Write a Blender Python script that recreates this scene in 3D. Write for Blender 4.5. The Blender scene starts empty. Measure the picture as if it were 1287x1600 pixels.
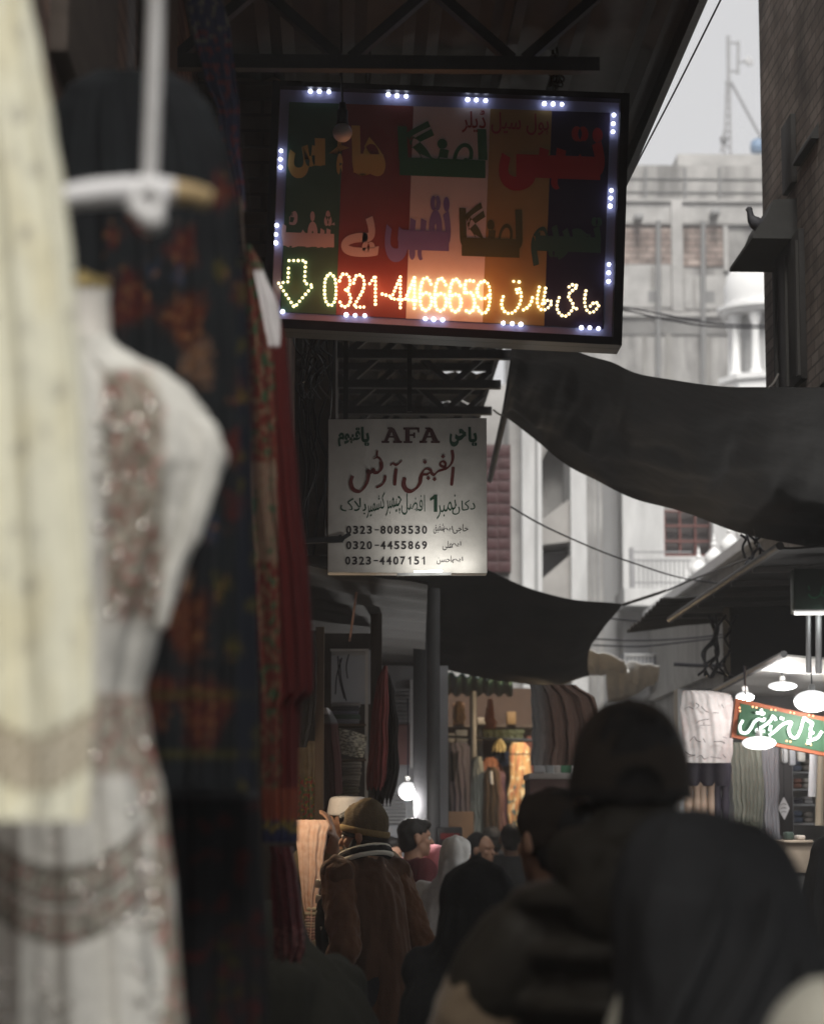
import bpy, bmesh, math, random
from mathutils import Vector, Matrix, Euler, noise

# ---------------------------------------------------------------- camera, sky, sun, exposure
S = bpy.context.scene
COL = S.collection
F = 3778.0                                   # focal length in photo pixels (photo 1287 x 1600)
CAMZ = 1.6
PITCH, YAW = math.radians(7.54), math.radians(1.56)
cd = bpy.data.cameras.new('camera'); cam = bpy.data.objects.new('camera', cd); COL.objects.link(cam)
cam.location = (0, 0, CAMZ)
cam.rotation_euler = Euler((math.radians(90) + PITCH, 0, -YAW), 'XYZ')
cd.sensor_fit = 'VERTICAL'; cd.sensor_height = 36; cd.sensor_width = 36; cd.lens = 85
cd.clip_start = 0.05; cd.clip_end = 400
cd.dof.use_dof = True; cd.dof.focus_distance = 10.2; cd.dof.aperture_fstop = 3.0; cd.dof.aperture_blades = 7
S.camera = cam

w = bpy.data.worlds.new('World'); S.world = w; w.use_nodes = True
nt = w.node_tree; bg = nt.nodes['Background']
sky = nt.nodes.new('ShaderNodeTexSky'); sky.sky_type = 'NISHITA'; sky.sun_disc = False
SUN_EL, SUN_ROT = math.radians(52), math.radians(178)
sky.sun_elevation = SUN_EL; sky.sun_rotation = SUN_ROT
sky.air_density = 1.0; sky.dust_density = 6.0; sky.ozone_density = 1.0
hs = nt.nodes.new('ShaderNodeHueSaturation'); hs.inputs['Saturation'].default_value = 0.06
mixs = nt.nodes.new('ShaderNodeMixRGB'); mixs.inputs[0].default_value = 0.75
mixs.inputs[2].default_value = (7.0, 7.0, 7.15, 1)         # overcast: an even cloud layer over the clear sky
nt.links.new(sky.outputs[0], hs.inputs['Color']); nt.links.new(hs.outputs[0], mixs.inputs[1])
nt.links.new(mixs.outputs[0], bg.inputs[0]); bg.inputs[1].default_value = 0.116

sl = bpy.data.lights.new('sun', 'SUN'); sun = bpy.data.objects.new('sun', sl); COL.objects.link(sun)
sl.energy = 5.0; sl.angle = math.radians(25); sl.color = (1, .97, .91)
sun.location = (0, -20, 30)
sun.rotation_euler = Vector((0.02, -math.cos(SUN_EL), math.sin(SUN_EL))).to_track_quat('Z', 'Y').to_euler()
S.view_settings.view_transform = 'Standard'; S.view_settings.look = 'None'
S.view_settings.exposure = 0.0; S.view_settings.gamma = 1.0
S.cycles.use_denoising = True
S.cycles.max_bounces = 6; S.cycles.diffuse_bounces = 3; S.cycles.glossy_bounces = 2; S.cycles.volume_bounces = 1
S.cycles.caustics_reflective = False; S.cycles.caustics_refractive = False
S.cycles.sample_clamp_indirect = 4.0
random.seed(7)
RM = cam.rotation_euler.to_matrix()

def W(px, py, Y):
    """world point at distance Y down the alley on the line of sight of photo pixel (px, py)"""
    d = RM @ Vector(((px - 643.5) / F, (800 - py) / F, -1))
    return Vector((0, 0, CAMZ)) + d * (Y / d.y)

def XP(px, Y): return W(px, 1300, Y).x
def ZP(py, Y): return W(643, py, Y).z

# ---------------------------------------------------------------- materials
MATS = {}
def mat(name, c, rough=.8, var=.25, scale=6., bump=.15, metal=0., c2=None, kind='noise', spec=.3, bscale=None, emit=None, estr=0., stretch=None, contrast=.25, trans=0., sheen=0.):
    if name in MATS: return MATS[name]
    m = bpy.data.materials.new(name); m.use_nodes = True; n = m.node_tree.nodes; L = m.node_tree.links
    b = n['Principled BSDF']
    b.inputs['Roughness'].default_value = rough; b.inputs['Metallic'].default_value = metal
    b.inputs['Specular IOR Level'].default_value = spec
    if sheen: b.inputs['Sheen Weight'].default_value = sheen
    if c2 is None: c2 = tuple(x * (1 - var) for x in c)
    tc = n.new('ShaderNodeTexCoord'); mp = n.new('ShaderNodeMapping'); L.new(tc.outputs['Object'], mp.inputs[0])
    if stretch: mp.inputs['Scale'].default_value = stretch
    if kind == 'attr':
        at = n.new('ShaderNodeAttribute'); at.attribute_name = 'Col'
        t = n.new('ShaderNodeTexNoise'); t.inputs['Scale'].default_value = scale; t.inputs['Detail'].default_value = 6
        L.new(mp.outputs[0], t.inputs['Vector'])
        r = n.new('ShaderNodeMapRange'); r.inputs[1].default_value = .3; r.inputs[2].default_value = .7; r.inputs[3].default_value = 1 - var; r.inputs[4].default_value = 1.0
        L.new(t.outputs[0], r.inputs[0])
        mx = n.new('ShaderNodeMixRGB'); mx.blend_type = 'MULTIPLY'; mx.inputs[0].default_value = 1
        L.new(at.outputs[0], mx.inputs[1]); L.new(r.outputs[0], mx.inputs[2]); L.new(mx.outputs[0], b.inputs['Base Color'])
    elif kind == 'brick':
        t = n.new('ShaderNodeTexBrick'); t.inputs['Scale'].default_value = scale
        t.inputs['Color1'].default_value = (*c, 1); t.inputs['Color2'].default_value = (*c2, 1)
        t.inputs['Mortar'].default_value = (*[x * .45 for x in c], 1); t.inputs['Mortar Size'].default_value = .018
        t.inputs['Brick Width'].default_value = .5; t.inputs['Row Height'].default_value = .17
        g = n.new('ShaderNodeTexNoise'); g.inputs['Scale'].default_value = 2.5; g.inputs['Detail'].default_value = 8
        L.new(tc.outputs['Object'], g.inputs['Vector'])
        # bricks are laid in x+y against z so every upright face shows courses
        sp = n.new('ShaderNodeSeparateXYZ'); L.new(mp.outputs[0], sp.inputs[0])
        ad = n.new('ShaderNodeMath'); L.new(sp.outputs[0], ad.inputs[0]); L.new(sp.outputs[1], ad.inputs[1])
        cb = n.new('ShaderNodeCombineXYZ'); L.new(ad.outputs[0], cb.inputs[0]); L.new(sp.outputs[2], cb.inputs[1])
        L.new(cb.outputs[0], t.inputs['Vector'])
        r = n.new('ShaderNodeMapRange'); r.inputs[1].default_value = .3; r.inputs[2].default_value = .7; r.inputs[3].default_value = .35; r.inputs[4].default_value = 1.2
        L.new(g.outputs[0], r.inputs[0])
        mx = n.new('ShaderNodeMixRGB'); mx.blend_type = 'MULTIPLY'; mx.inputs[0].default_value = 1
        L.new(t.outputs[0], mx.inputs[1]); L.new(r.outputs[0], mx.inputs[2]); L.new(mx.outputs[0], b.inputs['Base Color'])
        bp = n.new('ShaderNodeBump'); bp.inputs['Strength'].default_value = .6; bp.inputs['Distance'].default_value = .02
        ma = n.new('ShaderNodeMath'); ma.operation = 'SUBTRACT'; L.new(g.outputs[0], ma.inputs[0]); L.new(t.outputs['Fac'], ma.inputs[1])
        L.new(ma.outputs[0], bp.inputs['Height']); L.new(bp.outputs[0], b.inputs['Normal'])
        MATS[name] = m; return m
    else:
        if kind == 'wave':
            t = n.new('ShaderNodeTexWave'); t.inputs['Scale'].default_value = scale; t.inputs['Distortion'].default_value = 1.5; t.inputs['Detail'].default_value = 3
        elif kind == 'voro':
            t = n.new('ShaderNodeTexVoronoi'); t.inputs['Scale'].default_value = scale
        else:
            t = n.new('ShaderNodeTexNoise'); t.inputs['Scale'].default_value = scale; t.inputs['Detail'].default_value = 7; t.inputs['Roughness'].default_value = .62
        L.new(mp.outputs[0], t.inputs['Vector'])
        r = n.new('ShaderNodeValToRGB'); r.color_ramp.elements[0].position = .5 - contrast; r.color_ramp.elements[1].position = .5 + contrast
        r.color_ramp.elements[0].color = (*c2, 1); r.color_ramp.elements[1].color = (*c, 1)
        L.new(t.outputs[1 if kind == 'wave' and False else 0], r.inputs[0]); L.new(r.outputs[0], b.inputs['Base Color'])
    if bump:
        t2 = n.new('ShaderNodeTexNoise'); t2.inputs['Scale'].default_value = bscale or scale * 5; t2.inputs['Detail'].default_value = 5
        L.new(tc.outputs['Object'], t2.inputs['Vector'])
        bp = n.new('ShaderNodeBump'); bp.inputs['Strength'].default_value = bump; bp.inputs['Distance'].default_value = .01
        L.new(t2.outputs[0], bp.inputs['Height']); L.new(bp.outputs[0], b.inputs['Normal'])
    if emit:
        b.inputs['Emission Color'].default_value = (*emit, 1); b.inputs['Emission Strength'].default_value = estr
    MATS[name] = m; return m

# ---------------------------------------------------------------- mesh builder
OFF = {}
def smooth_path(pts, k=4):
    pts = [Vector(p) for p in pts]
    if len(pts) < 3: return pts
    out = []
    for i in range(len(pts) - 1):
        p0 = pts[max(i - 1, 0)]; p1 = pts[i]; p2 = pts[i + 1]; p3 = pts[min(i + 2, len(pts) - 1)]
        for j in range(k):
            t = j / k
            out.append(.5 * ((2 * p1) + (p2 - p0) * t + (2 * p0 - 5 * p1 + 4 * p2 - p3) * t * t + (3 * p1 - p0 - 3 * p2 + p3) * t ** 3))
    out.append(pts[-1]); return out

class G:
    def __init__(s): s.v = []; s.f = []; s.c = []
    def add(s, vs, fs, M=None):
        o = len(s.v)
        s.v += [(M @ Vector(p)) if M else Vector(p) for p in vs]
        s.f += [[i + o for i in f] for f in fs]; return s
    def box(s, c, d, R=None):
        x, y, z = d[0] / 2, d[1] / 2, d[2] / 2
        vs = [(-x, -y, -z), (x, -y, -z), (x, y, -z), (-x, y, -z), (-x, -y, z), (x, -y, z), (x, y, z), (-x, y, z)]
        M = Matrix.Translation(c) @ (R.to_4x4() if R else Matrix())
        return s.add(vs, [(3, 2, 1, 0), (4, 5, 6, 7), (0, 1, 5, 4), (1, 2, 6, 5), (2, 3, 7, 6), (3, 0, 4, 7)], M)
    def prism(s, poly, ext):
        n = len(poly); e = Vector(ext); P = [Vector(p) for p in poly]
        return s.add(P + [p + e for p in P], [list(range(n))[::-1], list(range(n, 2 * n))] + [(i, (i + 1) % n, n + (i + 1) % n, n + i) for i in range(n)])
    def bar(s, a, b, wd, ht=None):
        a = Vector(a); b = Vector(b); d = b - a; ht = ht or wd
        q = d.to_track_quat('Z', 'Y').to_matrix()
        return s.box((a + b) / 2, (wd, ht, d.length), q)
    def tube(s, pts, r, n=8, k=1):
        P = smooth_path(pts, k) if k > 1 else [Vector(p) for p in pts]
        m = len(P); rs = r if isinstance(r, (list, tuple)) else None
        vs = []; fs = []
        up = None
        for i, p in enumerate(P):
            d = (P[min(i + 1, m - 1)] - P[max(i - 1, 0)])
            if d.length < 1e-9: d = Vector((0, 0, 1))
            d.normalize()
            if up is None: up = d.orthogonal().normalized()
            up = (up - d * up.dot(d))
            up = up.normalized() if up.length > 1e-6 else d.orthogonal().normalized()
            sd = d.cross(up)
            if rs:
                t = i / (m - 1) * (len(rs) - 1); j = min(int(t), len(rs) - 2) if len(rs) > 1 else 0
                rr = rs[j] + (rs[min(j + 1, len(rs) - 1)] - rs[j]) * (t - j)
            else: rr = r
            for a in range(n):
                A = 2 * math.pi * a / n
                vs.append(p + (up * math.cos(A) + sd * math.sin(A)) * rr)
        for i in range(m - 1):
            for a in range(n):
                fs.append((i * n + a, i * n + (a + 1) % n, (i + 1) * n + (a + 1) % n, (i + 1) * n + a))
        fs.append(list(range(n))[::-1]); fs.append([(m - 1) * n + a for a in range(n)])
        return s.add(vs, fs)
    def rings(s, R, n=24):
        """closed loft through elliptical rings (centre, rx, ry)"""
        vs = []; fs = []
        for c, rx, ry in R:
            for a in range(n):
                A = 2 * math.pi * a / n
                vs.append(Vector(c) + Vector((rx * math.cos(A), ry * math.sin(A), 0)))
        for i in range(len(R) - 1):
            for a in range(n):
                fs.append((i * n + a, i * n + (a + 1) % n, (i + 1) * n + (a + 1) % n, (i + 1) * n + a))
        fs.append(list(range(n))[::-1]); fs.append([(len(R) - 1) * n + a for a in range(n)])
        return s.add(vs, fs)
    def lathe(s, prof, c, n=20, M=None):
        return s.rings([(Vector(c) + Vector((0, 0, z)), max(r, .0005), max(r, .0005)) for r, z in prof], n)
    def ball(s, c, r, R=None, nu=16, nv=10):
        if not isinstance(r, (tuple, list, Vector)): r = (r, r, r)
        M = Matrix.Translation(c) @ (R.to_4x4() if R else Matrix())
        vs = [(0, 0, -r[2])]; fs = []
        for i in range(1, nv):
            t = math.pi * i / nv - math.pi / 2
            for j in range(nu):
                a = 2 * math.pi * j / nu
                vs.append((r[0] * math.cos(t) * math.cos(a), r[1] * math.cos(t) * math.sin(a), r[2] * math.sin(t)))
        vs.append((0, 0, r[2])); N = len(vs) - 1
        for j in range(nu):
            fs.append((0, 1 + (j + 1) % nu, 1 + j)); fs.append((N, N - nu + j, N - nu + (j + 1) % nu))
        for i in range(nv - 2):
            for j in range(nu):
                a = 1 + i * nu
                fs.append((a + j, a + (j + 1) % nu, a + nu + (j + 1) % nu, a + nu + j))
        return s.add(vs, fs, M)
    def cap(s, a, b, r0, r1, n=12):
        a = Vector(a); b = Vector(b); d = (b - a); L = max(d.length, 1e-5); q = d.to_track_quat('Z', 'Y').to_matrix()
        R = []
        for i in range(5): t = -math.pi / 2 + math.pi / 2 * i / 4; R.append((r0 * math.cos(t), r0 * math.sin(t)))
        for i in range(5): t = math.pi / 2 * i / 4; R.append((r1 * math.cos(t), L + r1 * math.sin(t)))
        g = G(); g.lathe(R, (0, 0, 0), n)
        return s.add(g.v, g.f, Matrix.Translation(a) @ q.to_4x4())
    def grid(s, fn, nu, nv):
        vs = [fn(i / nu, j / nv) for j in range(nv + 1) for i in range(nu + 1)]
        fs = [(j * (nu + 1) + i, j * (nu + 1) + i + 1, (j + 1) * (nu + 1) + i + 1, (j + 1) * (nu + 1) + i) for j in range(nv) for i in range(nu)]
        return s.add(vs, fs)
    def xf(s, M): s.v = [M @ p for p in s.v]; return s
    def merge(s, g): return s.add(g.v, g.f)
    def build(s, name, m, parent=None, smooth=True, remesh=0, solid=0, bevel=0, sub=0, relax=0, warp=None, colors=None, loc=None, weld=0):
        off = OFF.get(parent.name, Vector()) if parent else Vector()
        me = bpy.data.meshes.new(name)
        me.from_pydata([tuple(p) for p in s.v], [], s.f); me.update()
        if remesh or solid or bevel or sub or relax or weld:
            t = bpy.data.objects.new('tmp', me); COL.objects.link(t)
            if weld: t.modifiers.new('w', 'WELD').merge_threshold = weld
            if remesh:
                q = t.modifiers.new('r', 'REMESH'); q.mode = 'VOXEL'; q.voxel_size = remesh
            if relax:
                q = t.modifiers.new('s', 'SMOOTH'); q.iterations = relax; q.factor = .5
            if sub: q = t.modifiers.new('u', 'SUBSURF'); q.levels = q.render_levels = sub
            if bevel: q = t.modifiers.new('b', 'BEVEL'); q.width = bevel; q.segments = 2
            if solid: q = t.modifiers.new('o', 'SOLIDIFY'); q.thickness = solid; q.offset = 0
            dg = bpy.context.evaluated_depsgraph_get(); dg.update()
            me2 = bpy.data.meshes.new_from_object(t.evaluated_get(dg)); bpy.data.objects.remove(t); bpy.data.meshes.remove(me); me = me2; me.name = name
        if warp:
            no = [v.normal.copy() for v in me.vertices]
            for v, q in zip(me.vertices, no): v.co = warp(v.co.copy(), q)
            me.update()
        if colors:
            at = me.color_attributes.new('Col', 'FLOAT_COLOR', 'POINT')
            for i, v in enumerate(me.vertices): at.data[i].color = (*colors(v.co), 1)
        root = loc if loc is not None else None
        if parent is None and root is None:
            # a top-level mesh gets its origin at its base centre
            xs = [v.co for v in me.vertices]
            root = Vector((sum(p.x for p in xs) / len(xs), sum(p.y for p in xs) / len(xs), min(p.z for p in xs)))
        sh = off if parent else root
        me.transform(Matrix.Translation(-sh))
        me.materials.clear(); me.materials.append(m)
        if smooth:
            me.polygons.foreach_set('use_smooth', [True] * len(me.polygons))
            if not remesh:
                try: me.set_sharp_from_angle(angle=math.radians(38))
                except Exception: pass
        o = bpy.data.objects.new(name, me); COL.objects.link(o)
        if parent: o.parent = parent; OFF[o.name] = off
        else: o.location = root; OFF[o.name] = root
        return o

def tag(o, label, cat, group=None):
    o['label'] = label; o['category'] = cat
    if group: o['group'] = group
    return o
def thing(name, label, cat, loc, group=None):
    o = bpy.data.objects.new(name, None); COL.objects.link(o); o.empty_display_size = .1
    o.location = loc; OFF[o.name] = Vector(loc); tag(o, label, cat, group); return o
def struct(o, kind='structure'): o['kind'] = kind; return o

def lamp(name, loc, power, color, radius=.04):
    l = bpy.data.lights.new(name, 'POINT'); l.energy = power; l.color = color; l.shadow_soft_size = radius
    o = bpy.data.objects.new(name, l); COL.objects.link(o); o.location = loc; return o

def lerp_rows(rows, t):
    y0, y1 = rows[0][0], rows[-1][0]; y = y0 + (y1 - y0) * t
    for i in range(len(rows) - 1):
        a, b = rows[i], rows[i + 1]
        if y <= b[0] or i == len(rows) - 2:
            k = (y - a[0]) / (b[0] - a[0]) if b[0] != a[0] else 0
            k2 = k * k * (3 - 2 * k) * .5 + k * .5
            return y, a[1] + (b[1] - a[1]) * k2, a[2] + (b[2] - a[2]) * k2

def garment(name, Y, rows, thick, m, folds=6, famp=.012, colf=None, parent=None, label=None, cat=None, group=None, seed=0, nu=44, nv=70, hem=0, tilt=0., foldtop=.2):
    """a hanging piece of clothing: a closed lofted body with gathered folds; rows are (height, left, right) in photo scale at distance Y.
    colf(px, py) gives the cloth's own printed colour"""
    vs = []; fs = []; cols = []
    n2 = 2 * nu
    for j in range(nv + 1):
        t = j / nv; py, xl, xr = lerp_rows(rows, t)
        for i in range(n2):
            back = i >= nu
            u = (i + .5) / nu if not back else 1 - (i - nu + .5) / nu
            e = math.sqrt(max(0, 1 - (2 * u - 1) ** 2))
            fa = famp * (foldtop + (1 - foldtop) * t)
            ph = folds * 2 * math.pi * u + 1.3 * math.sin(3 * t + seed) + seed
            f = fa * (math.sin(ph) + .45 * math.sin(2.3 * ph + seed)) + fa * .8 * noise.noise(Vector((u * 4, t * 3, seed)))
            hx = 3 * noise.noise(Vector((t * 6, seed * 1.7, 0 if u < .5 else 9)))
            x = xl + (xr - xl) * u + hx
            y = Y + (thick / 2 * e * (1 if back else -1)) + f * (.4 + .6 * e) * (-1 if not back else 1) + tilt * (u - .5)
            yy = py + (hem * math.sin(ph) * (t ** 8) if hem else 0)
            vs.append(W(x, yy, y))
            if colf: cols.append(colf(x, yy))
        if j:
            a = (j - 1) * n2; b = j * n2
            for i in range(n2): fs.append((a + i, a + (i + 1) % n2, b + (i + 1) % n2, b + i)[::-1])
    fs.append(list(range(n2))); fs.append([nv * n2 + i for i in range(n2)][::-1])
    g = G(); g.v = vs; g.f = fs
    o = g.build(name, m, parent)
    if colf:
        at = o.data.color_attributes.new('Col', 'FLOAT_COLOR', 'POINT')
        for i, c in enumerate(cols): at.data[i].color = (*c, 1)
    if label: tag(o, label, cat, group)
    return o

# ---------------------------------------------------------------- lettering
AR = {'ا': 'FE8D FE8E', 'آ': 'FE81 FE82', 'ب': 'FE8F FE90 FE91 FE92', 'پ': 'FB56 FB57 FB58 FB59', 'ت': 'FE95 FE96 FE97 FE98', 'ٹ': 'FB66 FB67 FB68 FB69',
      'ج': 'FE9D FE9E FE9F FEA0', 'چ': 'FB7A FB7B FB7C FB7D', 'ح': 'FEA1 FEA2 FEA3 FEA4', 'د': 'FEA9 FEAA', 'ڈ': 'FB88 FB89', 'ر': 'FEAD FEAE',
      'س': 'FEB1 FEB2 FEB3 FEB4', 'ش': 'FEB5 FEB6 FEB7 FEB8', 'ض': 'FEBD FEBE FEBF FEC0', 'ع': 'FEC9 FECA FECB FECC', 'ف': 'FED1 FED2 FED3 FED4',
      'ق': 'FED5 FED6 FED7 FED8', 'ک': 'FB8E FB8F FB90 FB91', 'گ': 'FB92 FB93 FB94 FB95', 'ل': 'FEDD FEDE FEDF FEE0', 'م': 'FEE1 FEE2 FEE3 FEE4',
      'ن': 'FEE5 FEE6 FEE7 FEE8', 'و': 'FEED FEEE', 'ؤ': 'FE85 FE86', 'ہ': 'FBA6 FBA7 FBA8 FBA9', 'ھ': 'FBAA FBAB FBAC FBAD', 'ی': 'FBFC FBFD FBFE FBFF', 'ے': 'FBAE FBAF', 'لا': 'FEFB FEFC'}
AR = {k: [chr(int(x, 16)) for x in v.split()] for k, v in AR.items()}
def shape(word):
    out = []; units = []; i = 0
    while i < len(word):
        if word[i:i + 2] == 'لا': units.append('لا'); i += 2
        else: units.append(word[i]); i += 1
    for i, ch in enumerate(units):
        if ch not in AR: out.append(ch); continue
        pre = i > 0 and units[i - 1] in AR and len(AR[units[i - 1]]) == 4
        nxt = i < len(units) - 1 and units[i + 1] in AR and len(AR[ch]) == 4
        f = AR[ch]
        out.append(f[3] if pre and nxt else f[1] if pre else f[2] if nxt else f[0])
    return ''.join(reversed(out))

def text_mesh(txt, bold=.02):
    cu = bpy.data.curves.new('t', 'FONT'); cu.body = txt; cu.offset = bold; cu.fill_mode = 'FRONT'; cu.resolution_u = 4
    o = bpy.data.objects.new('t', cu); COL.objects.link(o)
    dg = bpy.context.evaluated_depsgraph_get(); dg.update()
    me = bpy.data.meshes.new_from_object(o.evaluated_get(dg)); bpy.data.objects.remove(o); bpy.data.curves.remove(cu)
    vs = [v.co.copy() for v in me.vertices]; fs = [list(p.vertices) for p in me.polygons]; bpy.data.meshes.remove(me)
    return vs, fs

def lettering(g, txt, quad, fn, bold=.02, urdu=True, warp=None):
    """fit words into the quad (left, top, right, bottom, slope) given on the sign; fn maps sign (x, y) to a world point just proud of the face"""
    if urdu: txt = ' '.join(shape(wd) for wd in reversed(txt.split(' ')))
    vs, fs = text_mesh(txt, bold)
    x0 = min(v.x for v in vs); x1 = max(v.x for v in vs); y0 = min(v.y for v in vs); y1 = max(v.y for v in vs)
    l, t, r, b = quad[:4]; sl = quad[4] if len(quad) > 4 else 0
    P = []
    for v in vs:
        u = (v.x - x0) / (x1 - x0); k = (v.y - y0) / (y1 - y0)
        if warp: k = warp(k)
        x = l + (r - l) * u; P.append(fn(x, b + (t - b) * k + sl * (x - (l + r) / 2)))
    g.add(P, fs)

def pen(g, pts, wd, fn, nib=-.7, lo=.5, k=5, round_end=True):
    """one stroke of a broad pen on a sign"""
    P = smooth_path([Vector((p[0], p[1], 0)) for p in pts], k); n = len(P); vs = []; fs = []
    nd = Vector((math.cos(nib), math.sin(nib), 0))
    for i, p in enumerate(P):
        d = (P[min(i + 1, n - 1)] - P[max(i - 1, 0)]); d = d.normalized() if d.length > 1e-6 else Vector((1, 0, 0))
        q = Vector((-d.y, d.x, 0)); h = wd / 2 * (lo + (1 - lo) * abs(q.dot(nd)))
        if i in (0, n - 1): h *= .7
        vs += [fn(*(p + q * h)[:2]), fn(*(p - q * h)[:2])]
    for i in range(n - 1): fs.append((2 * i, 2 * i + 1, 2 * i + 3, 2 * i + 2))
    g.add(vs, fs)
def dot(g, x, y, r, fn):
    g.add([fn(x - r, y), fn(x, y + r), fn(x + r, y), fn(x, y - r)], [(0, 1, 2, 3)])
# ---------------------------------------------------------------- setting
DARKST = mat('dark_steel', (.035, .035, .038), .55, .4, 9, .2, metal=.4)
BRICKL = mat('old_brown_brick', (.25, .16, .125), .9, kind='brick', scale=2.6, c2=(.17, .11, .09))
BRICKR = mat('weathered_brick', (.34, .285, .245), .92, kind='brick', scale=2.7, c2=(.22, .175, .15))
CONC = mat('bare_concrete', (.36, .35, .34), .9, .62, 1.3, .3, bscale=8, contrast=.13, stretch=(1.6, 1.6, .45))
CONC2 = mat('pale_plaster', (.42, .41, .40), .9, .45, 1.6, .2, bscale=6, contrast=.18)
WHITEP = mat('white_plaster', (.60, .60, .60), .85, .4, 1.4, .15, bscale=7, stretch=(2, 2, .5), contrast=.2)
DIRTYP = mat('streaked_plaster', (.36, .35, .33), .9, .75, 3.5, .2, stretch=(2.4, 2.4, .22), bscale=8)
ASPH = mat('street_surface', (.06, .058, .055), .85, .4, 3, .3)
struct(G().grid(lambda u, v: Vector(((u - .5) * 120, -30 + v * 130, 0)), 8, 8).build('street', ASPH, smooth=False))

def pbox(px0, px1, py0, py1, Y, d, g=None):
    """an upright box whose front face fills the given photo rectangle at distance Y, d metres deep"""
    g = g or G()
    ym = (py0 + py1) / 2; x0, x1 = W(px0, ym, Y).x, W(px1, ym, Y).x; z0, z1 = ZP(py1, Y), ZP(py0, Y)
    return g.box(((x0 + x1) / 2, Y + d / 2, (z0 + z1) / 2), (x1 - x0, d, z1 - z0))
def gbox(px0, px1, py0, Y, d, g=None):
    g = g or G(); x0, x1 = W(px0, min(py0 + 150, 1300), Y).x, W(px1, min(py0 + 150, 1300), Y).x; z1 = ZP(py0, Y)
    return g.box(((x0 + x1) / 2, Y + d / 2, z1 / 2), (x1 - x0, d, z1))

# left building along the alley
t = thing('brick_building', 'old brown brick building rising behind the hanging dresses and the LED sign', 'building', (-2.5, 8, 0))
G().box((-2.8, 9, 4.5), (4.4, 30, 9)).build('wall', BRICKL, t, smooth=False)
G().box((-.425, 10.6, 6.1), (.345, 2.4, 5.8)).build('wall_bay', BRICKL, t, smooth=False)
for y in (3.2, 5.2, 7.2): G().box((-.585, y, 3.9), (.05, 1.0, 1.5)).build('shutter', mat('faded_wood', (.12, .095, .08), .8, .4, 5, .3, stretch=(1, 1, 6)), t, bevel=.01)
G().box((-.57, 5.6, 4.72), (.06, 9, .12)).build('ledge', mat('grey_plaster', (.19, .175, .165), .9, .35, 3), t, smooth=False)

G().box((-.335, 15.4, 3.72), (.56, 7.6, 1.6)).build('upper_storey', mat('dark_timber', (.06, .05, .045), .85, .4, 3, .3, stretch=(1, 1, 5)), t, smooth=False)
# steel canopies over the left half of the alley
SHEET = mat('canopy_sheet', (.05, .048, .046), .7, .35, 3, .2)
def canopy(label, x0, x1, y0, y1, z, trusses, gaps, tx=None):
    t = thing('roof_canopy', label, 'canopy', ((x0 + x1) / 2, (y0 + y1) / 2, z))
    for a, b in gaps:
        g = G(); n = int((x1 - x0) / .045)
        def fn(u, v):
            x = x0 + (x1 - x0) * u
            return Vector((x, a + (b - a) * v, z + .014 * math.sin(x * 2 * math.pi / .11) + .012 * noise.noise(Vector((x * 2, (a + b * v), 0)))))
        g.grid(fn, n, 8); g.build('roof_sheet', SHEET, t, solid=.004)
    G().box(((x0 + x1) / 2 - .17, (y0 + y1) / 2, z + .05), (x1 - x0 - .36, y1 - y0 - .02, .012)).build('roof_liner', SHEET, t, smooth=False)
    zb = z - .33; xe = x1; x1 = tx or x1
    for i, y in enumerate(trusses):
        g = G()
        g.bar((x0, y, zb), (x1 - .02, y, zb), .05); g.bar((x0, y + .004, z - .05), (x1 - .03, y + .004, z - .05), .045)
        n = 5; xs = [x0 + (x1 - x0) * k / n for k in range(n + 1)]
        for k in range(n):
            a, b = (zb + .02, z - .07) if k % 2 == 0 else (z - .07, zb + .02)
            g.bar((xs[k] + .02, y + .008, a), (xs[k + 1] - .02, y + .008, b), .06, .035)
        g.build('truss', DARKST, t, smooth=False)
    x1 = xe
    g = G(); g.bar((x1 - .012, y0, z - .03), (x1 - .012, y1, z - .03), .03, .11); g.build('edge_beam', DARKST, t, smooth=False)
    g = G()
    for x in (x0 + (x1 - x0) * .3, x0 + (x1 - x0) * .66): g.bar((x, y0, z - .022), (x, y1, z - .022), .04, .03)
    g.build('purlin', DARKST, t, smooth=False)
    return t
canopy('dark corrugated steel canopy directly above the LED sign', -.62, 1.265, 5.2, 11.7, 4.6, (6.6, 8.2, 9.75, 11.2), ((5.2, 8.15), (8.12, 11.7)), .90)
ct = canopy('dark steel truss canopy behind the LED sign and above the white painted sign', -.62, .93, 12.5, 19, 4.56, (12.6, 13.2, 14.1, 15.0, 15.85, 16.7, 17.6), ((12.5, 14.0), (14.07, 15.35), (15.45, 16.5), (16.6, 17.3), (17.42, 19)))
G().tube([W(810, 520, 12.8), W(790, 640, 14.6), W(765, 750, 17.6)], .022).build('edge_pipe', DARKST, ct)

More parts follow.
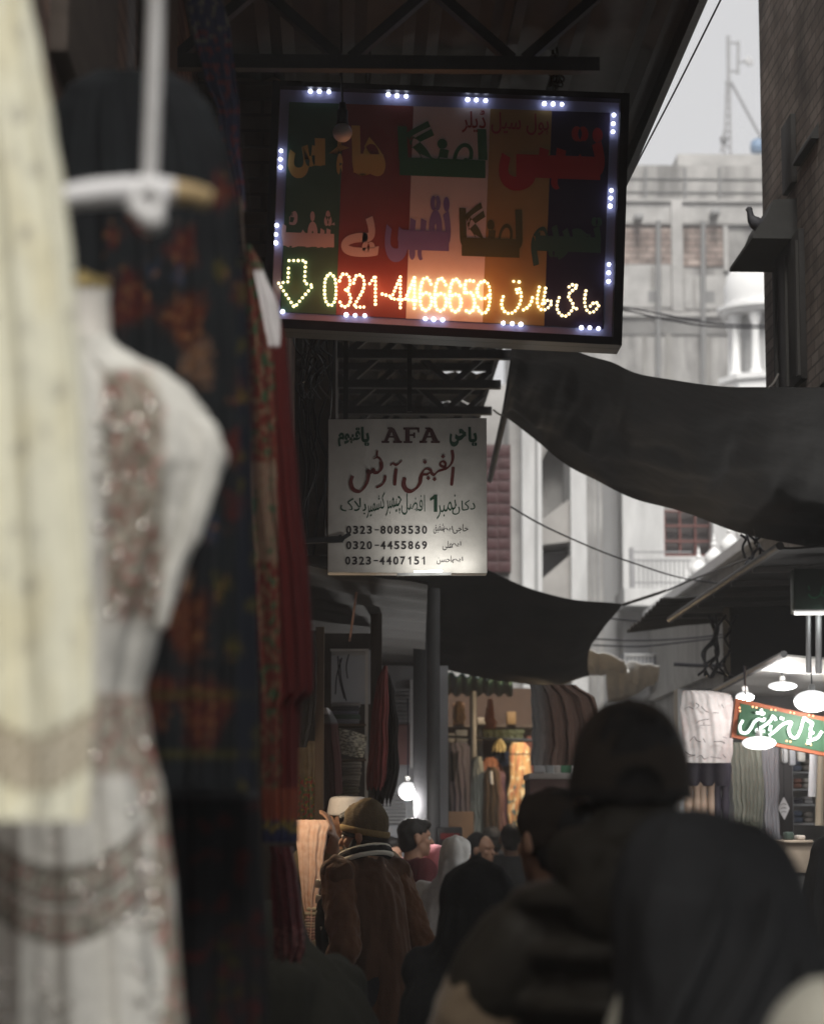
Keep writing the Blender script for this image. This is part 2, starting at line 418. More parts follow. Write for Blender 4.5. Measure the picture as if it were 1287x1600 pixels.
# sagging dark tarpaulins
TARP = mat('black_tarpaulin', (.0115, .0115, .012), .7, .3, 5, .35, bscale=14, spec=.25)
def sheet(U, Lw, n, m, sag, right=None, seed=0, wr=.03):
    def cur(P, u):
        t = u * (len(P) - 1); i = min(int(t), len(P) - 2); k = t - i
        p0, p1, p2, p3 = P[max(i - 1, 0)], P[i], P[i + 1], P[min(i + 2, len(P) - 1)]
        return [.5 * (2 * p1[q] + (p2[q] - p0[q]) * k + (2 * p0[q] - 5 * p1[q] + 4 * p2[q] - p3[q]) * k * k + (3 * p1[q] - p0[q] - 3 * p2[q] + p3[q]) * k ** 3) for q in range(3)]
    def fn(u, v):
        a, b = cur(U, u), cur(Lw, u)
        x, y, Y = [a[q] + (b[q] - a[q]) * v for q in range(3)]
        if right: x += right(v) * u ** 6
        p = W(x, y, Y); s = math.sin(math.pi * v)
        p.z -= sag * s
        p.z += .22 * wr * s * noise.noise(Vector((u * 34 + v * 4, v * 2, seed + 2))); p.z += .25 * wr * s * abs(noise.noise(Vector((u * 14 - v * 10, v * 3, seed + 7))))
        p.z += wr * s * noise.noise(Vector((u * 9, v * 2.5, seed))) + wr * .6 * noise.noise(Vector((u * 5 + v * 9, v * 3, seed + 5)))
        return p
    return G().grid(fn, n, m)
g = sheet([(800, 515, 12.0), (850, 530, 12.0), (900, 546, 12.0), (950, 566, 11.95), (1000, 585, 11.9), (1100, 602, 11.7), (1200, 606, 11.4), (1320, 606, 11.2)],
          [(788, 650, 14.4), (826, 678, 14.4), (868, 712, 14.3), (925, 748, 14.2), (990, 778, 14.1), (1080, 808, 13.9), (1180, 838, 13.6), (1320, 866, 13.4)], 90, 24, .10, seed=3, wr=.07)
t1 = g.build('tarpaulin', TARP, solid=.004)
bx = W(1190, 300, 13).x
for P in ([W(800, 515, 12.0), W(800, 470, 11.95)], [W(790, 650, 14.4), W(770, 640, 14.4)], [W(1200, 606, 11.4), W(1215, 585, 11.7)], [W(1180, 838, 13.6), W(1215, 812, 13.4)]):
    P[1].x = min(P[1].x, bx - .02); G().tube([P[0], P[0].lerp(P[1], .5) - Vector((0, 0, .01)), P[1]], .006, 6, 3).build('tie_rope', mat('grey_rope', (.12, .11, .10), .9, .3, 40), t1)
tag(t1, 'wide black tarpaulin sagging across the alley from the LED sign to the brick wall', 'tarpaulin')
g = sheet([(560, 880, 15.2), (640, 878, 15.3), (700, 882, 15.5), (760, 892, 15.7), (830, 921, 15.9), (900, 938, 16.0), (972, 944, 16.2)],
          [(560, 965, 17.0), (640, 1015, 17.2), (700, 1045, 17.4), (760, 1060, 17.5), (820, 1068, 17.6), (875, 1072, 17.7), (920, 1056, 17.8)], 70, 20, .04, right=lambda v: -22 * math.sin(math.pi * v), seed=8, wr=.035)
t2 = g.build('tarpaulin', mat('charcoal_tarpaulin', (.028, .027, .026), .7, .25, 4, .3, bscale=14), solid=.004)
G().tube([W(972, 944, 16.2), W(1000, 935, 16.1), W(1040, 922, 15.9)], .006, 6, 3).build('tie_rope', mat('grey_rope', (.12, .11, .10)), t2)
tag(t2, 'smaller charcoal tarpaulin hanging below the white painted sign with its free corner lifted', 'tarpaulin')
WT = mat('white_tarp', (.74, .73, .71), .8, .25, 5, .3)
g = sheet([(905, 1022, 20), (935, 1018, 20), (975, 1032, 20)], [(905, 1046, 20.6), (938, 1056, 20.7), (985, 1040, 20.8)], 24, 10, .06, seed=4, wr=.05)
tag(g.build('cloth_sheet', WT, solid=.004), 'pale torn sheet scrap fluttering beside the corner of the smaller tarpaulin', 'cloth')
g = sheet([(946, 1050, 20.5), (985, 1035, 20.5), (1030, 1040, 20.5)], [(950, 1100, 21), (985, 1090, 21), (1024, 1062, 21)], 24, 10, .06, seed=6, wr=.05)
tag(g.build('cloth_sheet', WT, solid=.004), 'pale sheet hanging lower, just above the tall man in the cap', 'cloth')
# unseen cover added above the camera's right to shade the near people
g = G().grid(lambda u, v: Vector((.20 + 2.5 * u, .6 + 5.8 * v, 4.15 - .25 * math.sin(math.pi * u) + .05 * noise.noise(Vector((u * 5, v * 8, 2))))), 24, 30)
tag(g.build('tarpaulin', TARP, solid=.004), 'black tarpaulin added out of view to shade the near end of the alley', 'tarpaulin')

# right brick building: upper storeys over the open shops
bx = W(1190, 300, 13).x
t = thing('brick_building', 'tall weathered grey brown brick building along the right edge', 'building', (bx + 2.5, 8, 3.75))
G().box((bx + 2.5, 3.0, 6.4), (5, 20, 5.3)).build('wall', BRICKR, t, smooth=False)
CH = mat('dark_concrete', (.055, .054, .052), .9, .3, 5, .3)
WD = mat('old_dark_wood', (.03, .027, .025), .7, .4, 6, .3)
x = bx
z0, z1 = ZP(605, 12), ZP(372, 12)
def face_y(px): return (XP(px, 12) and (bx / XP(px, 12)) * 12)      # distance at which the wall plane crosses a photo column
ya, yb = face_y(1236), face_y(1276)
g = G().box((bx - .006, (ya + yb) / 2, (z0 + z1) / 2 + .02), (.05, abs(ya - yb), z1 - z0)); g.build('window', WD, t, bevel=.006)
g = G()
for k in range(3): g.box((bx - .035, ya - (ya - yb) * (.05 + .45 * k), (z0 + z1) / 2), (.02, .05, z1 - z0 - .08))
g.build('window_frame', mat('grey_wood', (.05, .047, .043), .8), t, smooth=False)
def ledge(pts, Y, d):
    P = [W(x, y, Y) for x, y in pts]; P = [Vector((min(p.x, bx + .05), p.y, p.z)) for p in P]
    G().prism(P, (0, d, 0)).build('sunshade', CH, t, smooth=False)
Lz = ZP(372, 12.0)
ledge([(1175, 372), (1175, 366), (1197, 337), (1207, 312), (1256, 309), (1256, 373)], 12.0, .75)
yc, yd = face_y(1250), face_y(1266); z2, z3 = ZP(265, 11.8), ZP(155, 11.8)
G().box((bx - .008, (yc + yd) / 2, (z2 + z3) / 2), (.04, abs(yc - yd), z3 - z2)).build('window', WD, t, bevel=.006)
ledge([(1266, 216), (1266, 211), (1287, 174), (1320, 172), (1320, 216)], 11.4, .5)
# pigeon on the sunshade
g = G(); pc = W(1183, 349, 12.05); b = Vector((pc.x, 12.06, pc.z - .002))
g.ball(b, (.055, .036, .036), Euler((0, math.radians(35), 0)).to_matrix()); g.cap(b + Vector((-.03, 0, .02)), b + Vector((-.038, 0, .068)), .022, .016); g.ball(b + Vector((-.04, 0, .077)), (.018, .016, .017))
g.cap(b + Vector((-.055, 0, .076)), b + Vector((-.068, 0, .072)), .006, .002); g.cap(b + Vector((.04, 0, -.03)), b + Vector((.095, 0, -.062)), .018, .01)
for s in (-.012, .012): g.cap(b + Vector((-.005, s, -.03)), b + Vector((-.01, s, -.062)), .007, .004)
PG = mat('pigeon_grey', (.05, .05, .058), .6, .5, 25)
o = g.build('pigeon', PG, remesh=.006, relax=2); tag(o, 'dark pigeon perched on the tip of the concrete sunshade', 'pigeon')

# ---------------------------------------------------------------- distant concrete building with mast and tank
Yc = 46
t = thing('concrete_building', 'unfinished grey concrete and brick building in the haze beyond the alley', 'building', (XP(1100, Yc), Yc, 0))
gbox(840, 1420, 255, Yc, 10).build('wall', CONC, t, smooth=False)
pbox(1058, 1330, 237, 255.3, Yc + 1, 6).build('roof_room', CONC2, t, smooth=False)
g = G()
for yy, h in ((308, 4), (344, 3), (486, 6)): pbox(842, 1418, yy, yy + h, Yc - .09, .1, g)
g.build('floor_slab', CONC2, t, smooth=False)
g = G()
for xx in (1006, 1068, 1122): pbox(xx, xx + 4, 258, 307, Yc - .05, .06, g)
for yy in (275, 296): pbox(842, 1418, yy, yy + 1.5, Yc - .03, .04, g)
g.build('parapet_rail', mat('weathered_grey', (.2, .2, .2), .9), t, smooth=False)
g = G(); pbox(1049, 1066, 312, 484, Yc - .10, .11, g); pbox(1130, 1137, 349, 420, Yc - .07, .08, g); g.build('column', CONC2, t, smooth=False)
FB = mat('exposed_red_brick', (.27, .205, .18), .9, kind='brick', scale=1.3, c2=(.33, .27, .24))
for a, b, c, d in ((960, 1048, 348, 410), (1067, 1129, 348, 414)): pbox(a, b, c, d, Yc - .02, .03).build('brick_panel', FB, t, smooth=False)
for a, b, c, d in ((960, 1048, 411, 478), (1069, 1136, 428, 480), (960, 1300, 311, 343)): pbox(a, b, c, d, Yc - .025, .03).build('plaster_patch', CONC2, t, smooth=False)
for xx in (1012, 1100): pbox(xx, xx + 16, 452, 470, Yc - .03, .05).build('vent_opening', mat('shadow_grey', (.2, .2, .2), .9), t, smooth=False)
pbox(842, 1418, 500, 520, Yc - .03, .04).build('stain_band', mat('soot_plaster', (.24, .235, .23), .9, .6, 1.2), t, smooth=False)

for xx in (1028, 1098): G().tube([W(xx, 345, Yc - .12), W(xx, 640, Yc - .12)], .05, 8).build('drainpipe', mat('pipe_dark_grey', (.2, .2, .2), .7), t)
for xx, yy in ((992, 330), (1112, 322)): pbox(xx, xx + 13, yy, yy + 9, Yc - .45, .44).build('cooler_box', mat('cooler_grey', (.28, .28, .28), .7, .4, 6), t, bevel=.02)
for xx, y0, y1, w_ in ((1016, 413, 450, 5), (1082, 430, 478, 4), (1040, 520, 600, 8), (1100, 522, 640, 10), (1004, 521, 590, 6)): pbox(xx, xx + w_, y0, y1, Yc - .034, .03).build('damp_streak', mat('damp_plaster', (.30, .29, .275), .9, .5, 3, stretch=(3, 3, .4)), t, smooth=False)
Ym = 50
MG = mat('galvanised_steel', (.27, .27, .28), .5, .2, 5, .1, metal=.3)
t = thing('antenna_mast', 'steel antenna mast with a small round dish on the far rooftop', 'antenna', W(1137, 237, Ym))
g = G()
for dx in (-4, 4): g.bar(W(1136 + dx * 1.2, 240, Ym), W(1137 + dx * .5, 130, Ym), .05)
for k in range(9): yy = 235 - k * 12; g.bar(W(1132 if k % 2 else 1141, yy, Ym + .03), W(1141 if k % 2 else 1132, yy - 12, Ym + .03), .03)
g.bar(W(1138, 133, Ym), W(1137, 56, Ym), .075); g.build('mast', MG, t, smooth=False)
g = G(); g.bar(W(1137, 66, Ym), W(1154, 68, Ym), .04); g.bar(W(1137, 110, Ym), W(1154, 113, Ym), .04); g.bar(W(1153, 64, Ym), W(1152, 115, Ym), .06); g.bar(W(1153, 97, Ym), W(1163, 97, Ym), .04); g.build('bracket', MG, t, smooth=False)
c = W(1168, 97, Ym); G().lathe([(.001, 0), (.06, .004), (.11, .02), (.115, .05), (.09, .06), (.001, .062)], (0, 0, 0), 20).xf(Matrix.Translation(c) @ Matrix.Rotation(math.radians(80), 4, 'X') @ Matrix.Rotation(.5, 4, 'Y')).build('dish', mat('dish_grey', (.45, .45, .46), .5), t)
G().bar(W(1141, 128, Ym), W(1192, 222, Ym - .5), .05).build('strut', MG, t, smooth=False)
g = G(); g.lathe([(.02, 0), (.07, 0), (.09, .1), (.02, .12)], W(1130, 222, Ym), 12); g.bar(W(1126, 237, Ym), W(1131, 205, Ym), .05); g.build('cable_drum', MG, t, smooth=False)
g = G(); c = W(1183, 238, 49); g.lathe([(.0, 0), (.14, 0), (.15, .02), (.15, .1), (.155, .11), (.15, .12), (.15, .2), (.12, .25), (.05, .27), (.05, .3), (0, .3)], c, 20)
tag(g.build('water_tank', mat('blue_plastic', (.16, .24, .36), .5)), 'small blue water tank on the far rooftop beside the mast strut', 'water tank')

# ---------------------------------------------------------------- white domed turret
Yt = 34; c = W(1193, 660, Yt); u = Yt / F
MW = mat('whitewash', (.74, .74, .74), .8, .14, 2.5, .15, bscale=9)
t = thing('mosque_turret', 'white domed turret half hidden behind the right brick building', 'turret', (c.x, Yt, 0))
def zt(py): return ZP(py, Yt)
D = [(58, 478), (60, 465), (60, 450), (56, 432), (48, 417), (36, 404), (24, 394), (14, 385), (8, 374), (9, 366), (4, 356), (1, 345)]
g = G(); g.lathe([(0.001, zt(480))] + [(r * u, zt(y)) for r, y in D], (c.x, Yt, 0), 32)
g.build('dome', MW, t)
g = G()
for r, y0, y1 in ((72, 480, 486), (66, 486, 492), (62, 474, 479)): g.lathe([(0.001, zt(y1)), (r * u, zt(y1)), (r * u, zt(y0)), (.001, zt(y0))], (c.x, Yt, 0), 24)
g.build('cornice', MW, t, smooth=False)
for k in range(8):
    A = 2 * math.pi * (k + .5) / 8; g = G(); p = Vector((c.x + 50 * u * math.cos(A), Yt + 50 * u * math.sin(A), 0))
    g.lathe([(10 * u, zt(592)), (10 * u, zt(584)), (7 * u, zt(580)), (6 * u, zt(512)), (9 * u, zt(506)), (11 * u, zt(493))], p, 10); g.build('column', MW, t)
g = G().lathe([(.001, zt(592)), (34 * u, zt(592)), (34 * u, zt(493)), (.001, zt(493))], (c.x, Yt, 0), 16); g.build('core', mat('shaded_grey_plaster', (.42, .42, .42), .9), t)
g = G().lathe([(.001, 0), (66 * u, 0), (66 * u, zt(600)), (72 * u, zt(598)), (72 * u, zt(590)), (.001, zt(590))], (c.x, Yt, 0), 8); g.build('base', MW, t, smooth=False)

# ---------------------------------------------------------------- white building closing the alley
Yw = 28
t = thing('white_building', 'tall dirty white plastered building closing the far end of the alley', 'building', (XP(930, Yw), Yw, 0))
gbox(700, 1150, 600, Yw + .9, 8).build('wall', CONC2, t, smooth=False)
GP = mat('grey_painted_plaster', (.33, .33, .335), .9, .3, 1.5, stretch=(2, 2, .3))
for a, b, yy, dp, m in ((795, 815, 612, .0, CONC2), (815.3, 846, 606, -.25, WHITEP), (891, 916, 606, -.2, WHITEP), (916.4, 940, 606, .1, CONC2), (940.3, 971, 606, .45, GP), (971.3, 1036, 606, .0, WHITEP), (1036.3, 1112, 868, .25, WHITEP), (1112.3, 1150, 606, .1, WHITEP)):
    gbox(a, b, yy, Yw + dp, .9 - dp + .002).build('pier', m, t, smooth=False)
g = G()
for a, r in ((838, 1.6), (934, 2.0), (925, 1.2)): g.tube([W(a, 606, Yw - .3), W(a, 1100, Yw - .3)], r * Yw / F, 8)
g.build('drainpipe', mat('pipe_grey', (.3, .3, .3), .6), t)
# stained arched niche with sloping stair parapets
g = G().prism([W(846, 606, Yw + .5), W(846, 720, Yw + .5), W(856, 700, Yw + .5), W(868, 690, Yw + .5), W(880, 700, Yw + .5), W(891, 720, Yw + .5), W(891, 606, Yw + .5)], (0, .3, 0)); g.build('arch', CONC, t, smooth=False)
for a, b, c_, d in ((812, 778, 846, 806), (905, 866, 948, 905)):
    g = G().prism([W(846, a, Yw - .1), W(891, b, Yw - .1), W(891, c_, Yw - .1), W(846, d + 45, Yw - .1)], (0, .9, 0)); g.build('stair_parapet', mat('stained_concrete', (.40, .385, .37), .9, .4, 2), t, smooth=False)
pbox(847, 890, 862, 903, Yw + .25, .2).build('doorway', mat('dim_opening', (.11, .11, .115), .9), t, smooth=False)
# window with red bars
wnd = pbox(1038, 1110, 797, 867, Yw + .45, .05).build('window', mat('dark_glass', (.07, .06, .06), .35), t, smooth=False)
g = G()
for xx in (1037, 1061, 1085, 1108): pbox(xx, xx + 2, 795, 868, Yw + .36, .07, g)
for yy in (796, 819, 843, 865): pbox(1037, 1110, yy, yy + 2, Yw + .34, .05, g)
g.build('window_bar', mat('red_oxide_paint', (.22, .09, .08), .7), wnd, smooth=False)
pbox(975, 1125, 918, 945, Yw - .7, .95).build('balcony_slab', WHITEP, t, smooth=False)
g = G()
for k in range(13): xx = 990 + k * 7; pbox(xx, xx + 1.4, 872, 918, Yw - .65, .03, g)
for yy in (860, 873, 908): pbox(984, 1080, yy, yy + 2, Yw - .66, .04, g)
pbox(984, 990, 854, 919, Yw - .69, .09, g)
g.build('balcony_railing', mat('grey_metal', (.3, .3, .31), .6), t, smooth=False)
g = G(); pbox(975, 1024, 1022, 1058, Yw - 1.2, .06, g)
bw = pbox(974, 1026, 1020, 1060, Yw - 1.12, 1.1).build('window', mat('dim_window', (.13, .14, .16), .4), t, smooth=False)
g = G()
for k in range(8): pbox(976 + k * 6, 977.5 + k * 6, 1021, 1059, Yw - 1.16, .03, g)
for yy in (1021, 1039, 1057): pbox(975, 1025, yy, yy + 2, Yw - 1.15, .025, g)
g.build('grille', WHITEP, bw, smooth=False)
# maroon tiled pier left of it
Yp = 24.5
t = thing('tiled_column', 'dark maroon tiled column just right of the white painted sign', 'column', (XP(779, Yp), Yp, 0))
MR = mat('maroon_tile', (.075, .032, .035), .5, .5, 7, .1); GR = mat('pale_grout', (.13, .09, .09), .9)
pbox(752, 798, 694, 893, Yp + .012, .5).build('shaft', GR, t, smooth=False)
g = G()
for r in range(11):
    for k in range(2):
        pbox(758 + k * 20, 776.5 + k * 20, 697 + r * 18, 713.5 + r * 18, Yp, .03, g)
g.build('tile', MR, t, bevel=.004)
gbox(756, 796, 893.5, Yp + .05, .4).build('base', CONC, t, smooth=False)

# ---------------------------------------------------------------- parapet wall with onion finials
def zY(py, z=4.1): return (z - CAMZ) * F / (1300 - py)
A = W(1014, 955.5, zY(955.5)); B = W(1180, 831, zY(831))
d = (B - A); d.z = 0; L = d.length; d.normalize(); nrm = Vector((-d.y, d.x, 0))
if nrm.x < 0: nrm = -nrm
t = thing('parapet_wall', 'streaked white wall with a ledge running under the row of onion finials', 'wall', (A.x, A.y, 0))
P0, P1 = A - d * .1, B + d * 3.5
def up(p, z): return Vector((p.x, p.y, z))
G().prism([up(P0, 0), up(P1, 0), up(P1, 4.0), up(P0, 4.0)], nrm * .3).build('wall', DIRTYP, t, smooth=False)
G().prism([up(P0, 4.002), up(P1, 4.002), up(P1, 4.1), up(P0, 4.1)], nrm * .42).xf(Matrix.Translation(-nrm * .07)).build('coping', MW, t, smooth=False)
G().prism([up(P0, 3.05), up(P1, 3.05), up(P1, 3.12), up(P0, 3.12)], nrm * .1).xf(Matrix.Translation(-nrm * .06)).build('ledge', DIRTYP, t, smooth=False)
prof = [(.035, 0), (.05, .01), (.05, .03), (.03, .04), (.045, .055), (.075, .085), (.085, .12), (.075, .155), (.045, .185), (.02, .21), (.016, .225), (.028, .24), (.026, .255), (.012, .27), (.018, .285), (.012, .3), (.003, .34)]
words_ = ['smallest, farthest white onion finial on the parapet', 'second farthest white onion finial on the parapet', 'middle white onion finial on the parapet, beside the window bars', 'second nearest white onion finial on the parapet', 'nearest white onion finial on the parapet, half under the black tarpaulin']
for k, (px, sc) in enumerate(((1054, .75), (1073, 1.1), (1096, 1.12), (1120, 1.15), (1145, 1.2))):
    q = (px - 1012) / (1180 - 1012)
    # solve along the wall for the photo column
    lo, hi = 0, L
    for _ in range(40):
        m_ = (lo + hi) / 2; p = A + d * m_
        pxm = 0
        v = RM.transposed() @ (up(p, 4.1) - Vector((0, 0, CAMZ))); pxm = 643.5 + F * v.x / -v.z
        if pxm < px: lo = m_
        else: hi = m_
    p = up(A + d * lo, 4.1) + nrm * .12
    f = G(); f.lathe([(r * sc, z * sc) for r, z in prof], p, 18)
    tag(f.build('finial', MW), words_[k], 'finial', 'onion finials along the parapet')
# ---------------------------------------------------------------- the big LED sign under the canopy
YL = 9.0
def SL(x, y, d=0.): p = W(x, y, YL); p.y -= d; return p
t = thing('led_sign', 'large LED shop sign of five coloured stripes with a glowing arrow and phone number', 'sign', SL(697, 335))
FRM = mat('black_sign_frame', (.010, .010, .016), .45, .3, 8, .05, spec=.2)
def prism_px(poly, Yfront_off, depth, fn=SL):
    return G().prism([fn(x, y, Yfront_off) for x, y in poly], (0, depth, 0))
oTL, oTR, oBR, oBL = (427, 131), (981, 151), (969, 543), (411, 515)
iTL, iTR, iBR, iBL = (438, 139), (967, 160), (955, 530), (424, 501)
prism_px([oTL, oTR, oBR, oBL], -.03, .10).build('backing', FRM, t, smooth=False)
g = G()
for a, b, c, d in ((oTL, oTR, iTR, iTL), (oTR, oBR, iBR, iTR), (oBR, oBL, iBL, iBR), (oBL, oTL, iTL, iBL)):
    g.merge(prism_px([a, b, c, d], .045, .072))
g.build('frame', FRM, t, smooth=False)
# translucent pale border strip that carries the white diodes
jTL, jTR, jBR, jBL = (452, 159), (951, 176), (942, 514), (438, 487)
g = G()
for a, b, c, d in ((iTL, iTR, jTR, jTL), (iTR, iBR, jBR, jTR), (iBR, iBL, jBL, jBR), (iBL, iTL, jTL, jBL)):
    g.merge(prism_px([a, b, c, d], -.006, .012))
g.build('border_strip', mat('milky_border', (.34, .35, .55), .45, .1, 8, .05), t, smooth=False)
# five printed stripes
def lean(x, y): return x - (y - 159) * .031
def face(x0, x1, m, off):
    tt = lambda x: 159 + (x - 452) * .034; bb = lambda x: 487 + (x - 438) * .0535
    return prism_px([(x0, tt(x0)), (x1, tt(x1)), (x1 - 12, bb(x1 - 12)), (x0 - 13 if x0 < 460 else x0 - 12, bb(x0 - 12))], off, .01).build('stripe', m, t, smooth=False)
STR = [(452, 536.7, 'stripe_green', (.06, .15, .10)), (537, 645.7, 'stripe_red', (.26, .07, .065)), (646, 765.7, 'stripe_white', (.76, .70, .69)), (766, 861.7, 'stripe_yellow', (.40, .29, .12)), (862, 953, 'stripe_navy', (.035, .028, .075))]
for a, b, n, c in STR: face(a, b, mat(n, c, .55, .2, 5, .05), -.001)
def on(d=.002): return lambda x, y: SL(x, y, d)
INK = {k: mat('ink_' + k, c, .6, .1, 10, 0) for k, c in {'red': (.42, .03, .04), 'green': (.04, .17, .085), 'yellow': (.62, .46, .15), 'olive': (.10, .12, .05), 'blue': (.22, .19, .45), 'white': (.62, .52, .52), 'teal': (.055, .13, .10), 'maroon': (.32, .05, .05)}.items()}
def bar_word(txt, q, ink, bold=.05, d=.002):
    g = G(); lettering(g, txt, q, on(d), bold); g.build('lettering', INK[ink], t, smooth=False)
sl = .036
bar_word('ہول سیل ڈیلر', (721, 172, 857, 210, sl), 'maroon', .012)
bar_word('نقیبی', (779, 196, 944, 300, sl), 'red', .06)
bar_word('لھنگا', (621, 190, 761, 279, sl), 'green', .055)
bar_word('ھا', (549, 197, 602, 275, sl), 'yellow', .07)
bar_word('ؤ', (514, 215, 546, 290, sl), 'yellow', .06)
bar_word('س', (450, 216, 508, 279, sl), 'yellow', .06)
bar_word('تحریم', (829, 338, 940, 418, sl), 'teal', .05)
bar_word('لھنگا', (717, 317, 816, 405, sl), 'olive', .06)
bar_word('نقیبی', (601, 305, 704, 411, sl), 'blue', .055)
bar_word('پے', (533, 337, 592, 402, sl), 'white', .05)
bar_word('شفٹ', (440, 328, 525, 388, sl), 'white', .05)
# heavy kashida bars run under the big words
g = G()
def kbar(x0, x1, y0, y1, d): g.add([SL(x0, y0 - (x1 - x0) * 0, d), SL(x0, y1, d), SL(x1, y1 + (x1 - x0) * sl, d), SL(x1, y0 + (x1 - x0) * sl, d)], [(0, 1, 2, 3)])
for ink, rects in (('red', ((806, 937, 241, 277),)), ('green', ((624, 758, 246, 274),)), ('yellow', ((552, 599, 240, 270), (492, 508, 216, 258))), ('blue', ((622, 701, 359, 390),)), ('olive', ((721, 811, 371, 400),)), ('teal', ((836, 938, 368, 392),)), ('white', ((442, 522, 363, 384),))):
    for r in rects: g = G(); kbar(*r, .0032); g.build('lettering', INK[ink], t, smooth=False)
# glowing dot lettering
DOTM = mat('amber_diode', (.9, .7, .35), .4, .02, 5, 0, emit=(1.0, .80, .40), estr=3.2)
def diode(g, x, y, r=.0058, d=.004):
    p = SL(x, y, d); h = G(); r *= random.uniform(.9, 1.08)
    h.lathe([(r, 0), (r * .95, .5 * r), (.6 * r, r), (.001, 1.15 * r)], (0, 0, 0), 7); h.xf(Matrix.Translation(p) @ Matrix.Rotation(math.radians(90), 4, 'X')); g.merge(h)
def dots(g, pts, step=6.6, k=4, closed=False):
    P = [Vector((a, b, 0)) for a, b in pts]
    P = smooth_path(P, k) if k > 1 else P
    acc = 0; diode(g, P[0].x, P[0].y)
    for a, b in zip(P, P[1:]):
        L_ = (b - a).length; s_ = step - acc
        while s_ <= L_ + 1e-6:
            q = a + (b - a) * (s_ / L_) if L_ > 0 else a; diode(g, q.x, q.y); s_ += step
        acc = L_ - (s_ - step)
def c3(pts): return [(410 + x * .2253, 390 + y * .2253) for x, y in pts]
def c4(pts): return [(690 + x * .2253, 390 + y * .2253) for x, y in pts]
g = G(); dots(g, c3([(185, 78), (300, 78), (292, 235), (352, 250), (222, 402), (112, 235), (178, 225), (182, 100)]), 7.2, 1); g.build('led_arrow', DOTM, t)
DG = {'0': [[(.5, 0), (.9, .15), (1, .5), (.9, .85), (.5, 1), (.1, .85), (0, .5), (.1, .15), (.45, 0)]],
      '3': [[(.02, .2), (.25, 0), (.75, .02), (.95, .25), (.75, .46), (.45, .48)], [(.75, .52), (1, .75), (.75, .98), (.25, 1), (0, .8)]],
      '2': [[(.02, .25), (.25, .02), (.75, .02), (.95, .25), (.8, .5), (.35, .78), (.05, .98)], [(.25, 1), (1, 1)]],
      '1': [[(.3, .25), (.8, 0), (.8, 1)]], '-': [[(0, .55), (1, .62)]],
      '4': [[(.75, 0), (0, .68), (1.05, .72)], [(.75, .12), (.75, 1)]],
      '6': [[(.95, .18), (.7, 0), (.3, .02), (.05, .3), (0, .65), (.15, .92), (.5, 1), (.9, .88), (1, .65), (.8, .48), (.35, .46), (.1, .58)]],
      '5': [[(.9, .02), (.2, .02), (.1, .42)], [(.3, .38), (.75, .4), (1, .65), (.9, .9), (.5, 1), (.05, .88)]],
      '9': [[(.05, .82), (.3, 1), (.75, .95), (.97, .65), (1, .3), (.85, .08), (.5, 0), (.12, .1), (0, .32), (.2, .52), (.65, .54), (.9, .42)]]}
g = G()
for ch, x0, x1 in (('0', 507, 525), ('3', 530, 548), ('2', 552, 570), ('1', 572, 590), ('-', 597, 610), ('4', 611, 630), ('4', 633, 652), ('6', 656, 674), ('6', 679, 697), ('6', 702, 720), ('5', 724, 741), ('9', 745, 765)):
    y0 = 428 + (x0 - 507) * .049; h = 50
    for st in DG[ch]: dots(g, [(x0 + (x1 - x0) * a, y0 + h * b) for a, b in st], 6.0, 1 if ch in '14-' else 3)
g.build('led_number', DOTM, t)
g = G()
for x, y in c4([(497, 222), (535, 226), (932, 412)]): diode(g, x, y)
for st in ([(425, 328), (413, 375), (425, 420), (455, 443), (490, 440), (518, 415), (540, 375), (550, 330), (545, 290), (528, 268), (512, 290), (535, 308)],
           [(627, 335), (615, 375), (590, 405), (550, 427)], [(675, 262), (665, 310), (660, 360), (670, 400), (700, 422), (735, 405), (762, 370), (735, 352), (705, 380)],
           [(718, 270), (712, 310), (705, 350), (692, 388)], [(812, 335), (798, 380), (800, 420), (825, 455), (860, 462), (893, 432), (912, 392), (890, 350), (875, 318), (905, 285), (938, 257), (902, 246), (870, 270)],
           [(998, 288), (990, 330), (990, 380), (1005, 425), (1030, 440), (1060, 425), (1087, 385), (1055, 368), (1022, 400)]): dots(g, c4(st), 6.2, 3)
g.build('led_name', DOTM, t)
WD_ = mat('white_diode', (.9, .9, 1), .4, .02, 5, 0, emit=(.74, .80, 1.0), estr=6.0)
def c1(pts): return [(380 + x * .4817, 100 + y * .4817) for x, y in pts]
for tri in ([(218, 91), (247, 91), (278, 93)], [(470, 102), (498, 105), (528, 107)], [(727, 118), (755, 119), (785, 121)], [(975, 131), (1003, 132), (1032, 133)],
            [(1200, 168), (1198, 196), (1197, 222)], [(1192, 412), (1190, 437), (1188, 463)], [(1184, 652), (1183, 679), (1183, 707)],
            [(123, 284), (121, 311), (121, 337)], [(109, 525), (107, 555), (106, 582)], [(128, 805)], [(334, 815), (363, 817), (394, 818)],
            [(590, 828), (617, 830), (646, 832)], [(842, 842), (871, 844), (899, 846)], [(1095, 857), (1122, 857), (1150, 860)]):
    g = G()
    for x, y in c1(tri): diode(g, x, y, .0085, .009)
    g.build('led_module', WD_, t)
HW = mat('rusty_wire', (.06, .04, .03), .7, .4, 30)
g = G()
for x in (575, 868):
    g = G(); p = SL(x, 138); g.tube([p + Vector((0, .03, 0)), p + Vector((.01, .02, .12)), p + Vector((-.01, .03, .25)), Vector((p.x, YL + .03, 4.27))], .005, 6, 3)
    g.build('hanging_wire', HW, t)
g = G(); p = SL(868, 118)
for k in range(6): q = [p + Vector((random.uniform(-.03, .03), random.uniform(-.02, .03), random.uniform(-.06, .09))) for _ in range(5)]; g.tube(q, .004, 5, 3)
g.build('wire_knot', HW, t)

